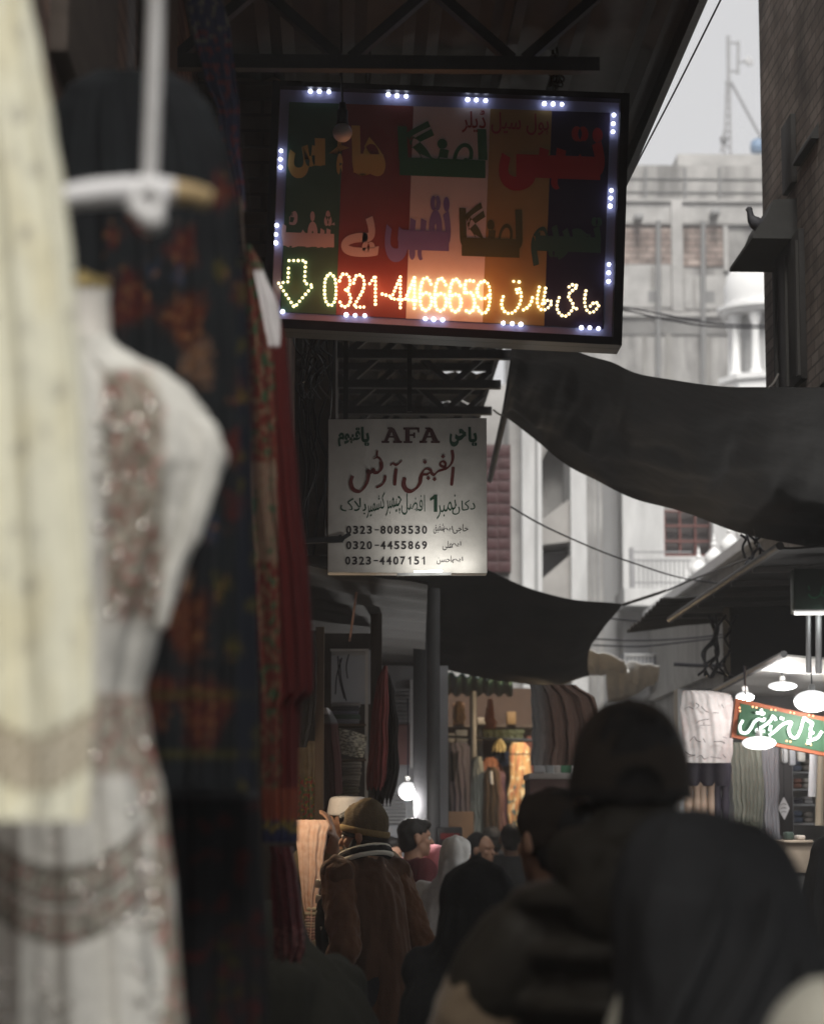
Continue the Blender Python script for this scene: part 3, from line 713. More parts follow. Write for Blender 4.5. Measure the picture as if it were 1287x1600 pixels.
# an unlit globe bulb hanging in front of the sign
c = W(535, 207, 8.8); t = thing('globe_bulb', 'unlit frosted globe bulb hanging on a flex in front of the LED sign', 'light bulb', c)
G().ball(c, .0365, None, 24, 16).build('globe', mat('frosted_glass', (.55, .50, .48), .35, .05, 4, 0, spec=.5), t)
g = G().lathe([(.001, .115), (.012, .115), (.016, .09), (.02, .085), (.02, .05), (.024, .03), (.001, .03)], c, 16); g.build('socket', FRM, t)
G().tube([c + Vector((0, 0, .11)), c + Vector((-.006, .01, .4)), c + Vector((.004, .3, 1.05)), (c.x, 9.7, 4.3)], .004, 6, 4).build('flex', FRM, t)

# ---------------------------------------------------------------- the white painted sign
YA = 10.3
def SA(x, y, d=0.): p = W(x, y, YA); p.y -= d; return p
t = thing('painted_sign', 'square white painted shop sign with Urdu lettering and three phone numbers, lit from below', 'sign', SA(637, 775))
WS = mat('white_sign_face', (.64, .61, .57), .5, .30, 6, .05, contrast=.2)
prism_px([(513, 655), (760, 653), (761, 896), (512, 895)], 0, .10, SA).build('sign_box', WS, t, bevel=.004)
def onA(d=.0025): return lambda x, y: SA(x, y, d)
IK = {'maroon': mat('paint_maroon', (.115, .02, .018), .6, .2, 12, 0), 'black': mat('paint_black', (.022, .018, .02), .6, .2, 12, 0), 'green': mat('paint_green', (.012, .055, .03), .6, .2, 12, 0), 'brown': mat('paint_brown', (.055, .018, .02), .6, .2, 12, 0)}
def wordA(txt, q, ink, bold=.01, urdu=True, d=.0025, warp=None):
    g = G(); lettering(g, txt, q, onA(d), bold, urdu, warp); g.build('lettering', IK[ink], t, smooth=False)
# slab serif AFA built from bars
g = G(); f = onA(.0025)
def quad(p, d=.0025): g.add([SA(x, y, d) for x, y in p], [tuple(range(len(p)))])
for ox in (597, 656):
    quad([(ox + 11, 669), (ox + 17.5, 669), (ox + 8, 690), (ox + 2.5, 690)]); quad([(ox + 13, 669.6), (ox + 19, 669.6), (ox + 29, 690), (ox + 20, 690)], .0028)
    quad([(ox + 7, 681.5), (ox + 22, 681.5), (ox + 22, 684), (ox + 7, 684)], .0031); quad([(ox - 1, 689), (ox + 11, 689), (ox + 11, 692.5), (ox - 1, 692.5)], .0034); quad([(ox + 17, 689), (ox + 31, 689), (ox + 31, 692.5), (ox + 17, 692.5)], .0034)
    quad([(ox + 8, 668), (ox + 16, 668), (ox + 16, 670.5), (ox + 8, 670.5)], .0034)
ox = 630
quad([(ox + 3, 668), (ox + 10, 668), (ox + 10, 692), (ox + 3, 692)]); quad([(ox, 668), (ox + 25, 668), (ox + 25, 671.5), (ox, 671.5)], .0028); quad([(ox + 21.5, 671), (ox + 25, 671), (ox + 25, 676), (ox + 22.5, 676)], .0031)
quad([(ox + 9, 678.5), (ox + 18, 678.5), (ox + 18, 681.5), (ox + 9, 681.5)], .0031); quad([(ox + 15.5, 676), (ox + 18.5, 676), (ox + 18.5, 684.5), (ox + 15.5, 684.5)], .0034); quad([(ox, 689.5), (ox + 14, 689.5), (ox + 14, 692.5), (ox, 692.5)], .0034)
g.build('lettering', IK['brown'], t, smooth=False)
wordA('یا', (731, 667, 745, 697), 'green', .045); wordA('حی', (702, 670, 728, 698), 'green', .045)
wordA('یا', (564, 667, 577, 697), 'green', .045); wordA('قیوم', (528, 668, 563, 698), 'green', .045)
def a1(pts): return [(500 + x * .2176, 640 + y * .2176) for x, y in pts]
g = G(); q = [0]
def st(pts, wd, nib=-.75, lo=.5, d=None):
    q[0] += .0003; pen(g, a1(pts), wd, onA(.0025 + q[0]), nib, lo)
st([(955, 410), (950, 470), (942, 547)], 5.2, .3, .8)
st([(946, 290), (952, 345), (940, 390), (912, 420), (880, 432), (845, 445), (818, 468), (796, 452), (802, 436)], 5.4)
st([(905, 418), (868, 405), (862, 385), (882, 372), (900, 390), (895, 418)], 4.2)
st([(800, 440), (770, 424), (745, 436), (733, 462), (765, 466), (798, 446)], 4.6)
st([(735, 455), (722, 490), (715, 530), (690, 566), (650, 588), (615, 574), (600, 535), (608, 488)], 7.6, -.7, .45)
st([(547, 424), (540, 480), (535, 547)], 5.2, .3, .8); st([(503, 404), (522, 388), (552, 398), (588, 366)], 4.2)
st([(468, 474), (463, 510), (442, 542), (402, 562)], 5.4)
st([(438, 372), (440, 420), (420, 450), (392, 452), (380, 432), (368, 452), (350, 448), (344, 440), (348, 478), (330, 540), (288, 588), (240, 575), (222, 525), (236, 475)], 6.6, -.7, .45)
st([(412, 294), (407, 352)], 3.6, .3, .8); st([(384, 356), (412, 344), (436, 362), (440, 385)], 3.6)
for x, y in a1([(882, 338), (752, 378), (776, 494), (820, 502)]): q[0] += .0003; dot(g, x, y, 3.6, onA(.0025 + q[0]))
g.build('lettering', IK['maroon'], t, smooth=False)
# the address line, word by word, each riding up to its right as the hand does
for txt, qd, b in (('دکان', (706, 782, 742, 803, -.12), .0), ('نمبر', (682, 776, 712, 808, -.25), .0), ('افضل', (627, 772, 664, 806, .1), .0), ('چیمبر', (603, 777, 627, 806, -.3), .0), ('کشمیر', (573, 773, 601, 806, -.3), .0), ('بلاک', (532, 778, 572, 804, .0), .0)):
    wordA(txt, qd, 'green', b)
g = G(); quad([(677.5, 773), (683, 773), (683, 800), (677.5, 800)]); quad([(671.5, 779), (677.5, 774), (677.5, 780), (671.5, 783)]); g.build('lettering', IK['green'], t, smooth=False)
for txt, y in (('0323-8083530', 828), ('0320-4455869', 852), ('0323-4407151', 876)):
    x = 541 if y < 860 else 539.5
    for ch in txt:
        if ch == '-': wordA('-', (x + 1.5, y - 1, x + 8, y + 1), 'black', .02, False)
        elif ch == '1':
            g = G(); quad([(x + 4, y - 6.3), (x + 6.2, y - 6.3), (x + 6.2, y + 6.3), (x + 4, y + 6.3)]); quad([(x + 1.5, y - 3.2), (x + 4, y - 5.8), (x + 4, y - 3.2), (x + 1.5, y - 1.4)]); g.build('lettering', IK['black'], t, smooth=False)
        else: wordA(ch, (x, y - 6.5, x + 8, y + 6.5), 'black', .03, False)
        x += 10.75 if ch != '-' else 10.5
for txt, qd in (('حاجی', (707, 819, 731, 834)), ('ایم', (692, 822, 707, 832)), ('شفیق', (677, 818, 694, 834)), ('ایم', (705, 846, 720, 856)), ('علی', (691, 845, 706, 860)), ('ایم', (706, 870, 723, 880)), ('احسن', (682, 868, 705, 882))):
    wordA(txt, qd, 'black', -.004 if False else .0)
g = G(); g.bar(SA(640, 640) + Vector((0, .05, 0)), Vector((SA(640, 640).x, YA + .05, 4.22)), .02); g.bar(SA(540, 655) + Vector((0, .05, 0)), Vector((SA(540, 640).x, YA + .05, 4.22)), .02); g.build('hanger_rod', DARKST, t, smooth=False)
g = G(); g.bar(SA(470, 846, .03), SA(536, 844, .03), .025); g.bar(SA(530, 846, .03), SA(547, 835, .03), .016); g.bar(SA(530, 838, .035), SA(536, 847, .035), .014); g.build('bracket', DARKST, t, smooth=False)
# strip lamp along the lower lip of that sign
tl = thing('strip_lamp', 'small white strip lamp under the lower lip of the painted sign', 'lamp', SA(668, 897, .05))
LW = mat('lit_tube', (.9, .9, .9), .4, .02, 5, 0, emit=(1, .99, .95), estr=.95)
pl = SA(646, 895.5, .05); pr = SA(690, 894.5, .05)
G().tube([pl, pr], .006, 10).build('tube', LW, tl)
g = G(); g.bar(SA(620, 899.5, .045), SA(704, 898.5, .045), .02, .012); g.build('holder', mat('lamp_holder', (.3, .3, .3), .5), tl, smooth=False)
for k, (a, pw) in enumerate(((650, .28), (690, .34), (730, .36))): lamp('strip_lamp_light', SA(a, 885, .085), pw, (1, .99, .93), .03)
lamp('strip_lamp_light', SA(668, 850, .28), 1.5, (1, .99, .93), .03)

for x in (535, 590, 645, 700, 750): lamp('led_number_light', SL(x, 452 + (x - 535) * .049, .05), .15, (1, .38, .13), .03)
for x in (462, 830, 900): lamp('led_number_light', SL(x, 455 + (x - 535) * .049, .05), .05, (1, .38, .13), .03)

for x in (520, 610, 700, 770): lamp('led_number_light', SL(x, 450 + (x - 535) * .049, .15), .42, (1, .26, .11), .05)
# ---------------------------------------------------------------- garments hung out in front of the left wall
def hexc(r, g_, b): 
    f = lambda c: ((c / 255) / 12.92 if c <= 10 else (((c / 255) + .055) / 1.055) ** 2.4)
    return (f(r), f(g_), f(b))
def mixc(a, b, t): t = max(0, min(1, t)); return tuple(x + (y - x) * t for x, y in zip(a, b))
def sst(a, b, x): t = max(0, min(1, (x - a) / (b - a))); return t * t * (3 - 2 * t)
def N2(x, y, s, z=0.): return noise.noise(Vector((x / s, y / s, z)))
CLOTHV = mat('printed_cloth', (1, 1, 1), .85, .12, 40, .12, kind='attr', spec=.15)
SATINV = mat('embroidered_cloth', (1, 1, 1), .6, .18, 60, .3, kind='attr', spec=.3, bscale=90)

# pale yellow dupatta, nearest
YEL = (.86, .84, .68)
def yellow(x, y):
    c = mixc(YEL, (.80, .74, .52), sst(-.1, .5, N2(x, y * .3, 45, 3)) * .6)
    # small scattered motifs
    gx, gy = 62, 108; ix = math.floor((x + 12 * math.floor(y / gy)) / gx); iy = math.floor(y / gy)
    cx = (ix + .5) * gx - 12 * iy + 15 * math.sin(iy * 7 + ix * 3); cy = (iy + .5) * gy + 26 * math.sin(ix * 5 + iy * 2.3)
    r = math.hypot((x - cx) * 1.2, y - cy)
    c = mixc(c, (.36, .34, .29), (.60 + .30 * math.sin(ix * 3.1 + iy * 1.7)) * (1 - sst(8, 21, r + 9 * N2(x, y, 8))) * (.3 + .7 * (N2(x, y, 5) > 0)))
    yb = 1160 + 42 * math.sin(x * .021 + .4) * .8
    e = 1 - sst(34, 46, abs(y - yb))
    c = mixc(c, mixc((.26, .20, .13), (.74, .68, .56), .5 + 1.2 * N2(x, y, 9)), e * .9)
    c = mixc(c, (.30, .25, .16), 1 - sst(1.5, 5, abs(abs(y - yb) - 42)))
    return c
garment('dupatta', 2.42, [(-160, -150, 30), (0, -140, 48), (100, -140, 68), (200, -135, 87), (300, -130, 104), (420, -130, 117), (550, -130, 127), (700, -130, 135), (850, -130, 141), (1000, -130, 148), (1100, -128, 150), (1200, -128, 143), (1282, -126, 137)],
        .05, CLOTHV, 3, .009, yellow, label='pale yellow dupatta with an embroidered border, hanging nearest at the left edge', cat='dupatta', seed=1.3, nu=80, nv=170, foldtop=.5)
# rail it hangs from
g = G(); g.tube([W(-400, -190, 2.42), W(420, -190, 2.5)], .012, 10); tag(g.build('hanging_rail', DARKST), 'dark steel rail over the nearest garments', 'rail')

# white embroidered dress on a mannequin
WHT = (.85, .83, .77)
def edge(v, w_): return 1 - sst(0, w_, abs(v))
def dress(x, y):
    c = WHT
    n1 = N2(x, y, 11, 1); n2 = N2(x, y, 5, 7)
    emb = 0
    # neck placket and bodice panel
    l = 158 + (y - 560) * .01; r_ = 262 - max(0, y - 900) * .06 - max(0, 640 - y) * .35
    if 565 < y < 985: emb = max(emb, sst(l - 8, l + 14, x) * (1 - sst(r_ - 16, r_ + 6, x)) * sst(565, 590, y) * (1 - sst(950, 985, y)))
    if y > 1085 and y < 1215: emb = max(emb, (1 - sst(60, 70, abs(y - 1145))) * sst(130, 160, x) * .9)
    # border down the skirt's right edge
    xr = 232 + (y - 1150) * .10
    if y > 1150: emb = max(emb, (1 - sst(14, 24, abs(x - xr - 10 * math.sin(y * .03)))) * .95)
    yc = 1390 - .0009 * (x - 110) ** 2 * 4 - 0
    band = (1 - sst(22, 28, abs(y - (1385 - .0042 * (x - 95) ** 2)))) if y > 1250 else 0
    band2 = (1 - sst(20, 26, abs(y - (1446 - .0042 * (x - 95) ** 2)))) if y > 1250 else 0
    b_ = max(band, band2) * (1 - sst(215, 235, x))
    ec = mixc((.17, .13, .09), (.66, .61, .52), .48 + .9 * n2 + .7 * N2(x, y, 16, 12))
    ec = mixc(ec, (.48, .12, .11), sst(.22, .4, n1)); ec = mixc(ec, (.16, .18, .12), sst(.25, .42, -n1) * .7)
    c = mixc(c, ec, emb)
    bc = mixc((.46, .44, .38), (.5, .10, .10), sst(.25, .4, N2(x, y, 8, 3))); bc = mixc(bc, (.12, .13, .1), sst(.25, .4, -N2(x, y, 9, 5)))
    c = mixc(c, bc, b_)
    for yy in (1360, 1412, 1472): c = mixc(c, (.13, .11, .085), (1 - sst(2, 6, abs(y - (yy - .0042 * (x - 95) ** 2)))) * (y > 1250) * (1 - sst(225, 240, x)))
    if y < 700 and x > 300: c = mixc(c, (.42, .33, .16), (1 - sst(10, 22, math.hypot(x - 332, y - 716))))
    return c
mq = thing('dress_mannequin', 'white embroidered dress on a mannequin behind the yellow dupatta', 'dress', (W(150, 1300, 3.05).x, 3.05, 0))
garment('dress', 3.05, [(522, 95, 168), (540, 70, 186), (556, 40, 212), (580, 10, 262), (612, -10, 300), (650, -20, 328), (690, -28, 348), (708, -30, 358), (720, -30, 358), (740, -30, 348), (800, -30, 328), (900, -25, 290), (1000, -25, 248), (1080, -30, 228), (1150, -40, 238), (1250, -50, 260), (1400, -60, 276), (1600, -70, 290), (1900, -80, 310)],
        .20, SATINV, 4, .010, dress, mq, seed=2.1, nu=110, nv=200, foldtop=.25)
g = G()
for pts, rs in ((((282, 625), (318, 700), (306, 790), (276, 880), (246, 985)), [.008, .014, .015, .012, .008]), (((322, 655), (340, 695), (326, 780), (298, 860)), [.006, .011, .010, .006])):
    g.tube([W(x, y, 2.995) for x, y in pts], rs, 14, 5)
def swarp(co, n): return co + n * (.006 * noise.noise(Vector((co.x * 38, co.y * 20, co.z * 9))))
g.build('sleeve', SATINV, mq, remesh=.007, relax=5, warp=swarp, colors=lambda co: WHT)
MN = mat('mannequin_shell', (.60, .57, .53), .5, .1, 6, .05)
g = G(); g.rings([(W(130, y, 3.06), r, r * .95) for y, r in ((600, .05), (560, .044), (520, .036), (470, .034), (452, .036))], 20); g.build('neck', MN, mq)
g = G(); g.lathe([(.001, 0), (.037, .001), (.037, .015), (.02, .02), (.001, .03)], W(128, 456, 3.06), 20); g.build('neck_cap', mat('brass', (.5, .38, .16), .35, .2, 8, .05, metal=.8), mq)
G().tube([W(160, 1500, 3.06), (W(160, 1300, 3.06).x, 3.06, .03)], .018, 10).build('stand_pole', DARKST, mq)
G().lathe([(.001, 0), (.16, 0), (.16, .02), (.03, .035), (.001, .035)], (W(160, 1300, 3.06).x, 3.06, .002), 24).build('stand_foot', DARKST, mq)
# sewn-on sequins
g = G(); rs = random.Random(4)
for k in range(80):
    x = rs.uniform(150, 245); y = rs.uniform(600, 960)
    if k > 30: x = 0; y = rs.uniform(1130, 1590); x = rs.choice([rs.uniform(60, 215), rs.uniform(205, 228 + (y - 1150) * .09)])
    if k > 68: x = rs.uniform(0, 120); y = rs.uniform(1500, 1595)
    q = W(x, y, 2.925); g.ball(q, (.0056, .0034, .0056), Euler((rs.uniform(-.5, .9), 0, rs.uniform(-.6, .6))).to_matrix(), 8, 5)
g.build('sequin_trim', mat('sequin_metal', (.95, .93, .86), .12, .05, 5, 0, metal=1), mq)

# hanger tied with white tape
hg = thing('garment_hanger', 'wooden hanger bar hung from a knotted white tape', 'hanger', W(225, 300, 2.55))
g = G(); g.tube([W(96, 309, 2.52), W(150, 302, 2.53), W(225, 297, 2.55), W(290, 302, 2.56), W(326, 312, 2.57)], [.0115, .0135, .0140, .0125, .0115], 14, 4); g.build('bar', mat('pale_wood', (.52, .38, .20), .5, .3, 6, .1, stretch=(1, 8, 8)), hg)
g = G(); g.tube([W(98, 309, 2.517), W(150, 302, 2.527), W(225, 297, 2.547), W(272, 300, 2.553)], [.0125, .0150, .0152, .0142], 14, 4); g.build('wrapping', mat('white_wrapping', (.80, .79, .80), .8, .1, 20, .2), hg)
TP = mat('white_tape', (.72, .71, .71), .8, .15, 12, .2)
g = G(); g.tube([W(248, -190, 2.55), W(244, 0, 2.55), W(241, 110, 2.55), W(234, 290, 2.548)], [.0085, .0080, .0085, .0080], 10, 4); g.tube([W(252, -190, 2.54), W(240, 120, 2.54), W(238, 200, 2.54), W(228, 292, 2.54)], .0045, 8, 4); g.build('tape', TP, hg)
g = G(); g.ball(W(237, 343, 2.53), (.016, .014, .015)); g.ball(W(214, 324, 2.53), (.012, .01, .010)); g.tube([W(230, 285, 2.53), W(212, 318, 2.527), W(232, 345, 2.525), W(252, 318, 2.528), W(236, 290, 2.53)], .007, 8, 4); g.build('knot', TP, hg, remesh=.003, relax=2)

# dark printed dress behind
FL = [(215, 345, 20, 0), (285, 390, 30, 0), (205, 470, 42, 0), (290, 500, 46, 1), (310, 570, 34, 2), (380, 460, 22, 0), (165, 445, 14, 2), (345, 420, 12, 3), (380, 615, 22, 0), (290, 910, 14, 2), (290, 975, 52, 1), (345, 915, 16, 3), (370, 790, 20, 0), (365, 1010, 14, 3), (320, 1110, 55, 0), (245, 1090, 40, 0), (180, 640, 30, 1), (220, 790, 40, 0), (175, 370, 16, 0), (350, 300, 24, 0), (240, 420, 12, 4), (280, 430, 10, 4), (360, 700, 26, 0), (330, 830, 18, 4)]
def darkdress(x, y):
    c = mixc((.012, .014, .016), (.010, .011, .013), .5 + N2(x, y, 60))
    for fx, fy, r, k in FL:
        an = math.atan2(y - fy, x - fx); d_ = math.hypot((x - fx) * 1.15, (y - fy) * .8) * (1 + .18 * math.sin(3 * an + fx)) + 17 * N2(x, y, 9, fx) + 8 * N2(x, y, 4, fx)
        if d_ < r:
            cc = ((.055, .010, .009), (.060, .014, .008), (.13, .075, .05), (.05, .042, .01), (.02, .03, .055))[k]
            cc = mixc(cc, (.16, .075, .03), sst(.1, .45, N2(x, y, 9, fy))); c = mixc(c, cc, (1 - sst(r * .55, r, d_)) * (.55 + .45 * (N2(x, y, 6, 2) > -.1)))
    if 1060 < y < 1190 and 1075 < y: 
        if abs(y - 1085) < 8 or abs(y - 1180) < 8: c = mixc(c, (.05, .045, .012), .6)
    if x > 372: c = mixc(c, ((.010, .012, .020) if N2(x, y, 30, 4) > -.25 else (.06, .05, .015)), .7)
    return c
garment('printed_dress', 3.75, [(108, 150, 262), (135, 104, 306), (175, 82, 336), (240, 68, 360), (330, 62, 376), (500, 58, 390), (700, 56, 398), (900, 55, 404), (1100, 55, 408), (1235, 55, 404)], .16, CLOTHV, 5, .014, darkdress,
        label='dark dress printed with red and orange flowers, hanging behind the white dress', cat='dress', seed=3.7, nu=110, nv=170, foldtop=.15)
def blackdress(x, y):
    c = mixc((.012, .012, .014), (.05, .010, .010), sst(.2, .5, N2(x, y, 26, 13)))
    if y < 1250: c = (.05, .05, .055) if y > 1226 else (.018, .018, .02)
    if 330 < x < 395 and y < 1230: c = mixc(c, (.30, .28, .30), .5 * sst(.0, .4, N2(x, y, 30, 6) + .2))
    if y > 1440 and x > 330: c = mixc(c, ((.03, .026, .010), (.035, .008, .008))[int(N2(x, y, 40) > 0)], sst(.15, .4, abs(N2(x, y, 24, 9))))
    return c
garment('black_dress', 3.95, [(1180, 60, 396), (1215, 58, 404), (1300, 55, 410), (1450, 50, 418), (1600, 45, 425), (1900, 40, 440)], .16, CLOTHV, 6, .014, blackdress,
        label='plain black dress with a grey yoke, hanging below the flower-printed dress', cat='dress', seed=5.2, nu=80, nv=90)
g = G(); g.tube([W(-160, -60, 3.85), W(520, -70, 3.85)], .011, 8); g.tube([W(200, -62, 3.85), W(206, -20, 3.83), W(205, 112, 3.77)], .004, 6, 3); tag(g.build('hanging_rail', DARKST), 'dark steel rail carrying the flower-printed dress', 'rail')

# red dresses further along
def reddress(x, y):
    c = (.065, .007, .006)
    l = 392 + (y - 390) * .018
    if x < l + 34: 
        c = mixc((.085, .015, .011), (.13, .08, .05), sst(-.1, .35, N2(x, y, 9, 2)))
        if 720 < y < 880: c = mixc(c, (.16, .12, .085), .6)
        if N2(x, y, 14, 8) > .3: c = (.03, .06, .03)
    elif y > 560: c = mixc(c, (.055, .006, .006), sst(l + 34, l + 70, x))
    if y < 540 and x < 438 and y > 420 + 0: 
        if x - 396 > (y - 420) * .2 and x - 400 < 20 + (y - 420) * .3: c = (.55, .52, .52)
    if y > 1235: c = (.13, .03, .015) if y < 1280 else ((.012, .014, .04) if N2(x, y, 9) > 0 or y > 1300 else (.15, .11, .02))
    return c
garment('red_dress', 5.2, [(382, 384, 392), (420, 380, 412), (480, 380, 436), (540, 384, 450), (620, 388, 456), (760, 392, 468), (900, 397, 484), (1000, 400, 489), (1080, 404, 490), (1100, 405, 470), (1200, 408, 466), (1316, 410, 466)], .12, CLOTHV, 4, .012, reddress,
        label='red dress with a long embroidered strip, hanging beside the flower-printed dress', cat='dress', seed=1.1, nu=70, nv=150)
def crimson(x, y):
    c = (.055, .004, .006)
    if N2(x, y, 12, 3) > .25: c = (.08, .009, .012)
    if y > 1450: c = mixc(c, (.35, .16, .14), .6 * (N2(x, y, 4) > .15))
    return c
garment('crimson_shawl', 5.9, [(1322, 420, 458), (1360, 422, 464), (1420, 424, 472), (1480, 426, 478), (1500, 430, 470)], .08, SATINV, 3, .014, crimson, label='crimson sequinned shawl hanging under the red dress by the stall', cat='shawl', seed=2.9, nu=44, nv=50, hem=5)
def bluestrip(x, y):
    c = (.045, .045, .085); c = mixc(c, (.16, .15, .13), sst(.05, .35, N2(x, y, 10, 1)) * (y < 70)); c = mixc(c, (.17, .05, .06), sst(.05, .3, N2(x, y, 9, 5)) * (y > 50)); return c
garment('patterned_banner', 6.4, [(-60, 278, 338), (0, 293, 349), (60, 302, 362), (120, 318, 370), (175, 340, 374), (330, 366, 384)], .04, CLOTHV, 3, .008, bluestrip, label='blue patterned cloth strip hanging against the brick at the top', cat='banner', seed=.4, nu=40, nv=60)
g = G(); g.tube([W(378, 205, 6.8), W(383, 260, 6.8), W(392, 335, 6.8)], .002, 5, 3); g.tube([W(440, 1080, 5.25), W(380, 370, 5.2), W(380, 330, 5.2)], .003, 5, 3); tag(g.build('cord', HW), 'thin cord hanging on the brick wall by the LED sign', 'cord')

# ---------------------------------------------------------------- left stall: awning, posts, shelves, goods
WOOD = mat('stall_wood', (.14, .095, .062), .75, .4, 5, .25, stretch=(6, 6, .7))
DKW = mat('dark_stall_wood', (.05, .038, .03), .8, .4, 5, .25, stretch=(6, 6, .7))
ST = mat('corrugated_awning', (.05, .048, .046), .7, .35, 5, .25)
def quadsheet(name, pts, m, label, cat, ribs=0, amp=.012, n=60, k=10, th=.012, sag=0, seed=0):
    P = [W(*p) for p in pts]
    def fn(u, v):
        a = P[0].lerp(P[1], u); b = P[3].lerp(P[2], u); p = a.lerp(b, v)
        p.z += amp * math.sin(2 * math.pi * ribs * (v if ribs < 0 else u)) if ribs else 0
        p.z -= sag * math.sin(math.pi * v) * (.6 + .4 * math.sin(math.pi * u)); p.z += .012 * noise.noise(Vector((u * 4, v * 4, seed)))
        return p
    g = G().grid(fn, n, k); return tag(g.build(name, m, solid=th), label, cat)
aw = quadsheet('awning', [(455, 880, 11.2), (668, 912, 11.6), (662, 1062, 16.5), (500, 1050, 16.5)], ST, 'dark corrugated awning over the cloth stall below the painted sign', 'awning', ribs=-11, n=14, k=90)
def post(name, label, x, y0, Y, r, m, rect=False, lean=0):
    g = G(); p = W(x, y0, Y); q = Vector((p.x + lean, Y, 0))
    if rect: g.bar(q, p, r * 2)
    else: g.tube([q, p], r, 12)
    return tag(g.build(name, m, bevel=.004 if rect else 0), label, 'post')
post('wooden_post', 'brown wooden post at the corner of the cloth stall', 500, 980, 12.0, .022, WOOD, True)
post('steel_post', 'black steel post just right of the bulb, reaching to the tarpaulin', 656, 930, 14.6, .04, DARKST, True)
post('steel_post', 'thick dark post to the right of the black one', 676, 920, 15.2, .045, mat('grey_post', (.06, .06, .062), .6, .3, 6, .2), False)
post('steel_post', 'slim galvanised post among the hanging kurtas', 739, 1080, 19.1, .028, mat('galv_post', (.20, .20, .205), .5, .3, 6, .1, metal=.3), False)
post('wooden_post', 'dark post carrying the awning behind the painted sign', 588, 885, 12.9, .03, DKW, True)

# shelving with a pale back board
sh = thing('cloth_shelf', 'wooden cloth shelf with a pale back board under the awning', 'shelf', (XP(550, 13.4), 13.4, 0))
PB = mat('pale_back_board', (.40, .40, .42), .8, .2, 2, .1); WPT = mat('white_painted_wood', (.50, .48, .46), .6, .2, 6, .1)
pbox(516, 588, 1016, 1100, 13.5, .03).build('back_board', PB, sh, smooth=False)
gbox(360, 590, 990, 13.56, .03).build('back_panel', DKW, sh, smooth=False)
gbox(570, 575, 1016, 13.2, .05).build('upright', WPT, sh, smooth=False); gbox(513, 517, 1016, 13.2, .05).build('upright', DKW, sh, smooth=False)
pbox(516, 576, 1014, 1018, 13.2, .3).build('top_board', WPT, sh, smooth=False)
for y in (1131, 1186, 1250): pbox(514, 572, y, y + 3, 13.18, .32).build('shelf_board', WOOD, sh, smooth=False)
g = G()
for k, (a, b, c, d) in enumerate(((528, 1025, 538, 1092), (531, 1030, 541, 1095), (545, 1022, 543, 1060), (534, 1028, 524, 1085))): g.tube([W(a, b, 13.42), W((a + c) / 2 - 3, (b + d) / 2, 13.4), W(c, d, 13.41)], .004, 5, 4)
tag(g.build('cable', FRM), 'black cables dangling in front of the pale back board', 'cable')
def fold(name, label, px0, px1, py0, py1, Y, c, d=.24, seed=0, group=None, c2=None, cat='folded cloth'):
    """a folded length of cloth: a rounded soft slab with visible layers along its fold"""
    x0, x1, z1, z0 = XP(px0, Y), XP(px1, Y), ZP(py0, Y), ZP(py1, Y); h = z1 - z0; g = G()
    nl = 1 if h < .022 else 2
    for k in range(nl):
        zz = z0 + h * (k + .5) / nl; hh = h / nl
        g.box(((x0 + x1) / 2 + .002 * math.sin(seed + k * 3), Y + d / 2, zz), (x1 - x0 - .004 * k, d, hh * .93))
    m = mat('cloth_%d_%d_%d' % tuple(int(v * 255) for v in c), c, .9, .3, 9, .3, stretch=(1, 1, 4), bscale=40)
    o = g.build(name, m, bevel=min(h / nl * .42, .02), sub=0)
    return tag(o, label, cat, group)
gr = 'folded cloth on the shelf with the pale back board'
for k, (y0, y1, c, nm) in enumerate(((1097, 1103, (.30, .29, .29), 'topmost pale grey folded cloth on the shelf with the pale board'), (1103.3, 1110, (.09, .09, .10), 'dark grey folded cloth just under the topmost grey one on the shelf'), (1110.3, 1116, (.17, .17, .22), 'slate blue folded cloth in the shelf stack'), (1116.3, 1123, (.10, .14, .12), 'dull green folded cloth in the shelf stack'), (1123.3, 1130.6, (.24, .24, .27), 'lowest bluish grey folded cloth in the shelf stack'))):
    fold('folded_cloth', nm, 517 + k % 2, 563 - 2 * (k % 3), y0, y1, 13.2, c, seed=k, group=gr)
# packet of silvery patterned cloth, tilted
p0, p1, p2, p3 = [W(x, y, 13.12) for x, y in ((530, 1138), (573, 1150), (567, 1184), (534, 1178))]
def silv(co):
    n = noise.noise(Vector((co.x * 60, co.z * 200, co.y * 3))); return mixc((.16, .15, .11), (.85, .82, .70), sst(-.15, .3, n))
g = G().grid(lambda u, v: p0.lerp(p1, u).lerp(p3.lerp(p2, u), v) + Vector((0, -.012 * math.sin(math.pi * u) * math.sin(math.pi * v), 0)), 60, 44)
tag(g.build('cloth_packet', mat('silver_cloth', (1, 1, 1), .35, .2, 40, .3, kind='attr', spec=.6), solid=.03, colors=silv), 'shiny silver and black patterned cloth packet leaning on the shelf', 'cloth packet')
for k, (y0, y1, c) in enumerate(((1190, 1200, (.34, .30, .26)), (1200.5, 1211, (.28, .24, .20)), (1211.5, 1220, (.33, .29, .24)), (1220.5, 1229, (.24, .20, .16)), (1229.5, 1238, (.20, .17, .12)), (1238.5, 1249, (.17, .13, .09)))):
    fold('folded_cloth', ['beige folded cloth topmost in the stack under the silver packet', 'second beige cloth from the top under the silver packet', 'third cream cloth under the silver packet', 'fourth tan cloth under the silver packet', 'fifth olive tan cloth under the silver packet', 'lowest brown cloth in the stack under the silver packet'][k], 534 + k % 2, 565 - k, y0, y1, 13.16, c, seed=k * 2, group='folded cloth stacked under the silver packet')
